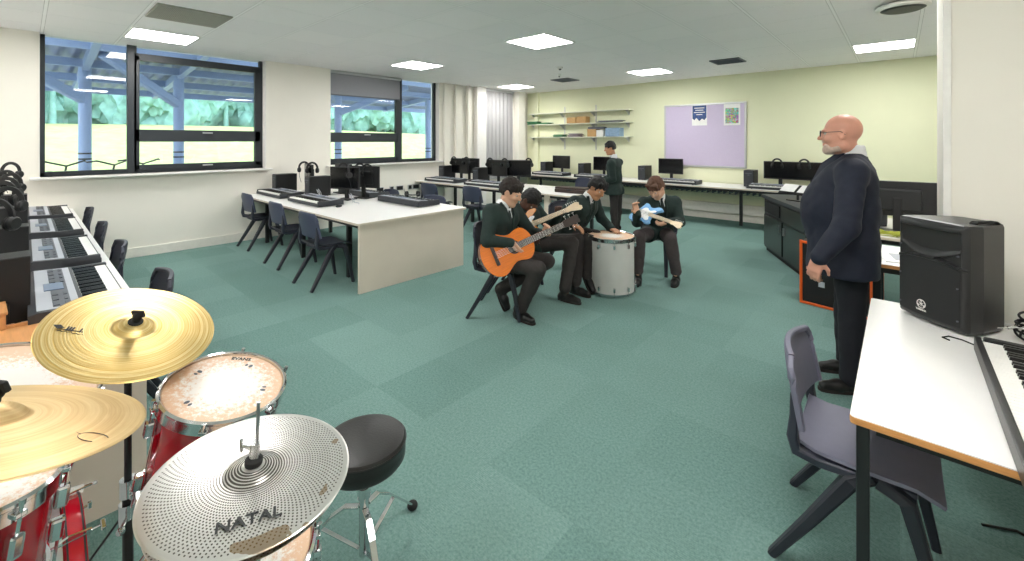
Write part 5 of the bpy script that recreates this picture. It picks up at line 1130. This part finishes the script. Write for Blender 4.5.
JN = {
 'b1': {'pelvis': (-2.737, 2.825, 0.567), 'neck': (-2.69, 2.893, 0.98), 'head': (-2.623, 2.927, 1.109), 'shR': (-2.68, 2.728, 0.947), 'shL': (-2.709, 3.051, 0.942), 'elR': (-2.622, 2.62, 0.719), 'wrR': (-2.496, 2.785, 0.693), 'haR': (-2.458, 2.846, 0.662), 'elL': (-2.608, 3.194, 0.699), 'wrL': (-2.419, 3.149, 0.723), 'haL': (-2.36, 3.161, 0.757), 'hipR': (-2.702, 2.762, 0.523), 'hipL': (-2.759, 2.926, 0.516), 'knR': (-2.31, 2.924, 0.475), 'knL': (-2.374, 3.135, 0.489), 'anR': (-2.503, 2.913, 0.087), 'toR': (-2.451, 2.906, -0.002), 'anL': (-2.752, 2.932, 0.202), 'toL': (-2.677, 2.946, 0.024)},
 'b2': {'pelvis': (-2.853, 3.351, 0.559), 'neck': (-2.812, 3.334, 0.888), 'head': (-2.729, 3.327, 0.977), 'shR': (-2.799, 3.212, 0.855), 'shL': (-2.81, 3.523, 0.856), 'elR': (-2.796, 3.134, 0.691), 'wrR': (-2.662, 3.2, 0.681), 'haR': (-2.632, 3.254, 0.696), 'elL': (-2.687, 3.634, 0.67), 'wrL': (-2.558, 3.561, 0.818), 'haL': (-2.536, 3.581, 0.878), 'hipR': (-2.835, 3.314, 0.518), 'hipL': (-2.913, 3.485, 0.516), 'knR': (-2.487, 3.704, 0.534), 'knL': (-2.522, 3.887, 0.528), 'anR': (-2.46, 3.541, 0.124), 'toR': (-2.335, 3.546, 0.025), 'anL': (-2.49, 3.782, 0.128), 'toL': (-2.352, 3.771, 0.07)},
 'b3': {'pelvis': (-2.754, 4.042, 0.567), 'neck': (-2.526, 4.071, 0.952), 'head': (-2.422, 4.084, 1.067), 'shR': (-2.576, 3.893, 0.922), 'shL': (-2.562, 4.254, 0.908), 'elR': (-2.625, 3.689, 0.784), 'wrR': (-2.513, 3.761, 0.715), 'haR': (-2.47, 3.826, 0.691), 'elL': (-2.524, 4.342, 0.699), 'wrL': (-2.342, 4.263, 0.611), 'haL': (-2.246, 4.241, 0.606), 'hipR': (-2.719, 3.953, 0.541), 'hipL': (-2.774, 4.172, 0.532), 'knR': (-2.42, 3.939, 0.524), 'knL': (-2.477, 4.155, 0.533), 'anR': (-2.427, 3.892, 0.178), 'toR': (-2.338, 3.864, 0.049), 'anL': (-2.47, 4.228, 0.147), 'toL': (-2.397, 4.187, 0.062)},
 'b4': {'pelvis': (-2.138, 4.994, 0.528), 'neck': (-2.059, 4.837, 0.929), 'head': (-2.034, 4.698, 1.045), 'shR': (-2.174, 4.694, 0.864), 'shL': (-1.938, 4.998, 0.866), 'elR': (-2.188, 4.547, 0.667), 'wrR': (-2.112, 4.388, 0.795), 'haR': (-2.074, 4.381, 0.864), 'elL': (-1.857, 4.936, 0.654), 'wrL': (-1.871, 4.629, 0.695), 'haL': (-1.903, 4.547, 0.724), 'hipR': (-2.187, 4.91, 0.487), 'hipL': (-2.072, 5.039, 0.483), 'knR': (-2.113, 4.44, 0.539), 'knL': (-1.87, 4.683, 0.513), 'anR': (-2.149, 4.489, 0.152), 'toR': (-2.103, 4.369, 0.07), 'anL': (-1.845, 4.787, 0.136), 'toL': (-1.815, 4.653, 0.053)},
 'b5': {'pelvis': (-3.75, 6.933, 0.706), 'neck': (-3.753, 6.903, 1.271), 'head': (-3.791, 6.829, 1.447), 'shR': (-3.76, 7.098, 1.193), 'shL': (-3.728, 6.751, 1.19), 'elR': (-3.865, 7.071, 0.938), 'wrR': (-3.962, 6.851, 0.875), 'haR': (-4.0, 6.777, 0.878), 'elL': (-3.693, 6.756, 0.915), 'wrL': (-3.809, 6.586, 0.868), 'haL': (-3.857, 6.502, 0.888), 'hipR': (-3.754, 7.05, 0.678), 'hipL': (-3.729, 6.858, 0.696), 'knR': (-3.754, 7.05, 0.321), 'knL': (-3.729, 6.858, 0.33), 'anR': (-3.763, 7.029, 0.02), 'toR': (-3.841, 6.919, -0.009), 'anL': (-3.716, 6.87, 0.015), 'toL': (-3.787, 6.752, -0.012)},
 'man': {'pelvis': (-0.253, 3.58, 0.904), 'neck': (-0.23, 3.614, 1.485), 'head': (-0.287, 3.549, 1.616), 'shR': (-0.244, 3.83, 1.41), 'shL': (-0.219, 3.369, 1.38), 'elR': (-0.33, 3.86, 0.993), 'wrR': (-0.429, 3.704, 0.722), 'haR': (-0.457, 3.652, 0.658), 'elL': (-0.236, 3.206, 1.066), 'wrL': (-0.356, 3.113, 0.881), 'haL': (-0.395, 3.078, 0.834), 'hipR': (-0.241, 3.711, 0.876), 'hipL': (-0.236, 3.475, 0.9), 'knR': (-0.266, 3.676, 0.436), 'knL': (-0.226, 3.47, 0.455), 'anR': (-0.269, 3.726, 0.066), 'toR': (-0.399, 3.637, 0.001), 'anL': (-0.229, 3.441, 0.051), 'toL': (-0.357, 3.353, -0.005)}}
BOYS = [
 ('b1', 'boy with swept dark brown hair in a dark green blazer playing the orange classical guitar', (.86, .25, -.42), (.25, .1, .95), dict(skin='skin', trs='trous', jac='blazer', hair='hair', fringe=1, seated=1, s=.98, fwd=(.9, .3, 0),
   handR=((.55, .35, -.75), (-.5, .75, .1)), handL=((.55, -.1, .75), (.1, -1, .15)), curlR=.45, curlL=.75)),
 ('b2', 'boy with close-cropped black hair and bowed head holding the electric guitar, behind the first guitarist', (.60, -.1, -.78), (.7, .2, .68), dict(skin='skind', trs='trous', jac='blazer', hair='hairb', seated=1, s=.95, fwd=(.9, .3, 0),
   handR=((.8, .2, -.5), (-.4, .8, 0)), handL=((.2, -.2, .9), (.5, -.8, 0)), curlR=.5, curlL=.8)),
 ('b3', 'boy in a dark green blazer leaning to tap the head of the tall silver drum', (.80, -.15, -.55), (.5, 0, .85), dict(skin='skinm', trs='trous', jac='blazer', hair='hairb', fringe=1, seated=1, s=.95, fwd=(.9, -.2, 0), sock='sock',
   handR=((.85, .1, -.35), (0, 0, -1)), handL=((.75, -.5, -.05), (0, 0, -1)), curlR=.4, curlL=.12)),
 ('b4', 'boy with auburn hair bent over the pale blue guitar, facing the camera on the right', (-.12, -.72, -.68), (-.1, -.5, .86), dict(skin='skin', trs='trousb', jac='blazer', hair='hairr', fringe=1, seated=1, s=.98, fwd=(.2, -.9, 0),
   handR=((-.1, -.3, .9), (.8, -.4, 0)), handL=((-.7, .1, -.3), (-.3, -.4, .8)), curlR=.6, curlL=.6)),
 ('b5', 'boy in a dark green blazer standing at the bench below the wall shelves', (-.74, -.60, -.25), (-.1, -.1, 1), dict(skin='skinm', trs='trous', jac='blazer', hair='hairb', fringe=1, s=.92, g=.98, drop=.06, fwd=(-.75, -.65, 0), h=.0095,
   handR=((-.8, -.5, .1), (0, 0, -1)), handL=((-.8, -.5, .1), (0, 0, -1)), curlR=.3, curlL=.3)),
 ('man', 'bald man with glasses and grey beard in a navy suit standing watching the players', (-1, -.06, -.02), (0, 0, 1), dict(skin='skinp', trs='navyt', jac='navy', beard=1, glasses=1, s=1.0, g=1.22, belly=.035, drop=.17, h=.0075, hs=1.05, fwd=(-1, 0, 0),
   handR=((-.15, 0, -1), (.3, .9, 0)), handL=((-.30, .05, -1), (.25, .95, 0)), curlR=.5, curlL=.45)),
]
for key, lab, fd, fu, opt in BOYS: person(lab, JN[key], fd, fu, opt)

# chairs under the players
LB = {'slate_blue_moulded_plastic': M['chair']}
def facing(hx, hy): return math.atan2(-hx, hy)
chair(-2.747, 2.94, facing(.866, .5), 'dark plastic chair under the boy playing the orange guitar', 'chairs of the players', LB)
chair(-3.03, 3.50, facing(.92, .38), 'dark plastic chair under the boy with the electric guitar', 'chairs of the players', LB)
chair(-3.02, 4.52, facing(.96, -.28), 'dark plastic chair under the boy tapping the silver drum', 'chairs of the players', LB)
chair(-2.24, 5.10, facing(.1, -1), 'dark plastic chair under the boy with the pale blue guitar', 'chairs of the players', LB)

# silver drum
dr, R = drum('bass_tom', 'tall silver cylinder drum standing on the floor between the players', Matrix.Translation((-2.262, 4.10, .578)), .465, .565, 10, shell='silverd', bottom=True, lugz=(-.045,))
MB().cyl((-.02, -R-.0005+.004, -.09), (-.02, -R-.006, -.09), .012).build('badge', 'chrome', dr)
m_ = MB()
for q in range(3):
    a = q*2*PI/3+.5; m_.cyl((R*.9*math.cos(a), R*.9*math.sin(a), -.578), (R*.9*math.cos(a), R*.9*math.sin(a), -.56), .012)
m_.build('rubber_feet', 'rubber', dr)

# guitars: local x along the neck (headstock +x), y across, z out of the face, origin at body centre
def gtr_frame(c, head, n): return frame(c, x=Vector(head)-Vector(c), z=Vector(n)-(Vector(head)-Vector(c)).normalized()*Vector(n).dot((Vector(head)-Vector(c)).normalized()))
def acoustic(X, lab):
    t = thing('classical_guitar', lab, 'guitar', mw=X)
    def outline(sc=1, n=64):
        p = []
        for q in range(n):
            a = 2*PI*q/n; x = -math.cos(a)*.243; u_ = (x+.243)/.486
            w = .183*math.sqrt(max(0, 1-((u_-.30)/.34)**2)) if u_ < .30 else None
            if u_ < .28: w = .182*math.sqrt(max(0, 1-((u_-.28)/.28)**2))
            elif u_ < .60: w = .118+.064*(.5+.5*math.cos(PI*(u_-.28)/.32))
            elif u_ < .80: w = .118+.022*(.5-.5*math.cos(PI*(u_-.60)/.20))
            else: w = .140*math.sqrt(max(0, 1-((u_-.80)/.20)**2))
            p.append((x*sc, math.copysign(w, -math.sin(a))*sc if abs(math.sin(a)) > 1e-9 else 0))
        return p
    MB().prism(outline(), -.092, -.003, bev=.004).build('body_sides', 'gside', t); MB().prism(outline(.998), -.003, .003).build('soundboard', 'orange', t)
    MB().lathe([(0, .0035), (.042, .0035)][::-1], Matrix.Translation((.06, 0, 0)), n=40).build('sound_hole', 'rubber', t); MB().lathe([(.0425, .003), (.0425, .0045), (.056, .0045), (.056, .003)][::-1], Matrix.Translation((.06, 0, 0)), n=40).build('rosette', 'rose', t)
    MB().box((-.125, 0, .008), (.03, .17, .010), bev=.003).box((-.12, 0, .015), (.004, .08, .006)).build('bridge', 'rose', t)
    MB().sweep([(.22, 0, -.012), (.56, 0, -.006)], [(.06, .026), (.052, .02)]).box((.225, 0, -.045), (.05, .055, .085), bev=.008).build('neck', 'gside', t)
    fb = MB().sweep([(.115, 0, .007), (.56, 0, .009)], [(.058, .007), (.051, .006)]); fb.build('fingerboard', 'rose', t)
    fr = MB(); L_ = .65
    for q in range(1, 19): x = .565-L_*(1-2**(-q/12)); fr.box((x, 0, .0125), (.002, .052, .0015))
    fr.build('frets', 'chrome', t)
    hd = MB().prism([(.56, -.026), (.60, -.034), (.74, -.037), (.745, -.012), (.735, 0), (.745, .012), (.74, .037), (.60, .034), (.56, .026)], -.012, .005, Matrix.Rotation(.12, 4, 'Y') @ Matrix.Translation((0, 0, .065)), bev=.002).build('headstock', 'rose', t)
    for s_ in (-1, 1):
        for q in range(3): MB().cyl((.615+q*.045, s_*.03, -.018), (.615+q*.045, s_*.052, -.018), .003).box((.615+q*.045, s_*.06, -.018), (.020, .012, .010), bev=.003).build('tuning_peg', 'chrome', t)
    st = MB()
    for q in range(6): y = (q-2.5)*.0105; st.cyl((-.12, y, .017), (.56, y*.78, .0165), .0009, n=5)
    st.build('strings', 'trimw', t); return t
def electric(X, lab, bm_, hm, sc=1.0, pick='paper', name='electric_guitar'):
    t = thing(name, lab, 'guitar', mw=X @ Matrix.Scale(sc, 4))
    o_ = [(-.20, .02), (-.20, .10), (-.16, .155), (-.08, .165), (-.01, .125), (.06, .12), (.13, .155), (.20, .15), (.205, .12), (.15, .085), (.13, .04), (.14, -.03), (.16, -.07), (.19, -.10), (.17, -.135), (.10, -.14), (.04, -.115), (-.03, -.12), (-.10, -.165), (-.17, -.16), (-.21, -.10), (-.21, -.04)]
    p = []; n = len(o_)
    for i in range(n):
        p0, p1, p2, p3 = [Vector(o_[(i+k_-1) % n]) for k_ in range(4)]
        for u_ in (0, .33, .66): p.append(tuple(.5*((2*p1)+(-p0+p2)*u_+(2*p0-5*p1+4*p2-p3)*u_**2+(-p0+3*p1-3*p2+p3)*u_**3)))
    MB().prism(p[::-1], -.038, .004, bev=.006).build('body', bm_, t)
    MB().prism([(x*.62+.03, y*.62-.015) for x, y in p[::-1]], .004, .0065).build('pickguard', pick, t)
    m_ = MB()
    for x in (-.06, 0, .06): m_.box((x, 0, .010), (.018, .07, .008), bev=.003)
    m_.build('pickups', 'trimw', t); MB().box((-.11, 0, .011), (.035, .07, .012), bev=.002).build('bridge', 'chrome', t)
    k_ = MB()
    for x, y in ((-.10, -.07), (-.13, -.09), (-.07, -.05)): k_.cyl((x, y, .006), (x, y, .018), .010)
    k_.build('knobs', 'trimw', t)
    MB().sweep([(.10, 0, .0), (.50, 0, .003)], [(.056, .026), (.043, .02)]).build('neck', hm, t)
    f = MB()
    for q in range(1, 21): x = .50-.62*(1-2**(-q/12)); f.box((x, 0, .0145), (.002, .045, .0015))
    f.build('frets', 'chrome', t)
    MB().prism([(.49, -.021), (.52, -.030), (.55, -.028), (.66, -.055), (.685, -.045), (.69, -.015), (.665, .0), (.67, .03), (.63, .045), (.57, .035), (.52, .025), (.49, .021)], -.012, .004, bev=.002).build('headstock', hm, t)
    for q in range(6): MB().cyl((.53+q*.024, .030+.003*q-.008, -.004), (.53+q*.024, .055, -.004), .0025, n=8).box((.53+q*.024, .058, -.004), (.014, .010, .008), bev=.002).build('tuning_peg', 'chrome', t)
    st = MB()
    for q in range(6): y = (q-2.5)*.010; st.cyl((-.11, y, .019), (.50, y*.7, .0165), .0009, n=5)
    st.build('strings', 'chrome', t); return t
acoustic(gtr_frame((-2.495, 2.746, 0.64), (-2.245, 3.264, 0.829), (.72, -.62, .28)), 'orange classical guitar played by the boy nearest the camera')
electric(gtr_frame((-2.703, 3.19, 0.734), (-2.383, 3.583, 0.924), (.72, -.60, .35)), 'amber electric guitar with pale maple neck held behind the orange classical guitar', 'sunb', 'maple', .9)
electric(gtr_frame((-2.074, 4.502, 0.785), (-1.751, 4.334, 0.761), (.30, -.72, .62)), 'pale blue electric guitar with cream neck on the lap of the boy facing the camera', 'blue', 'maple', .82)
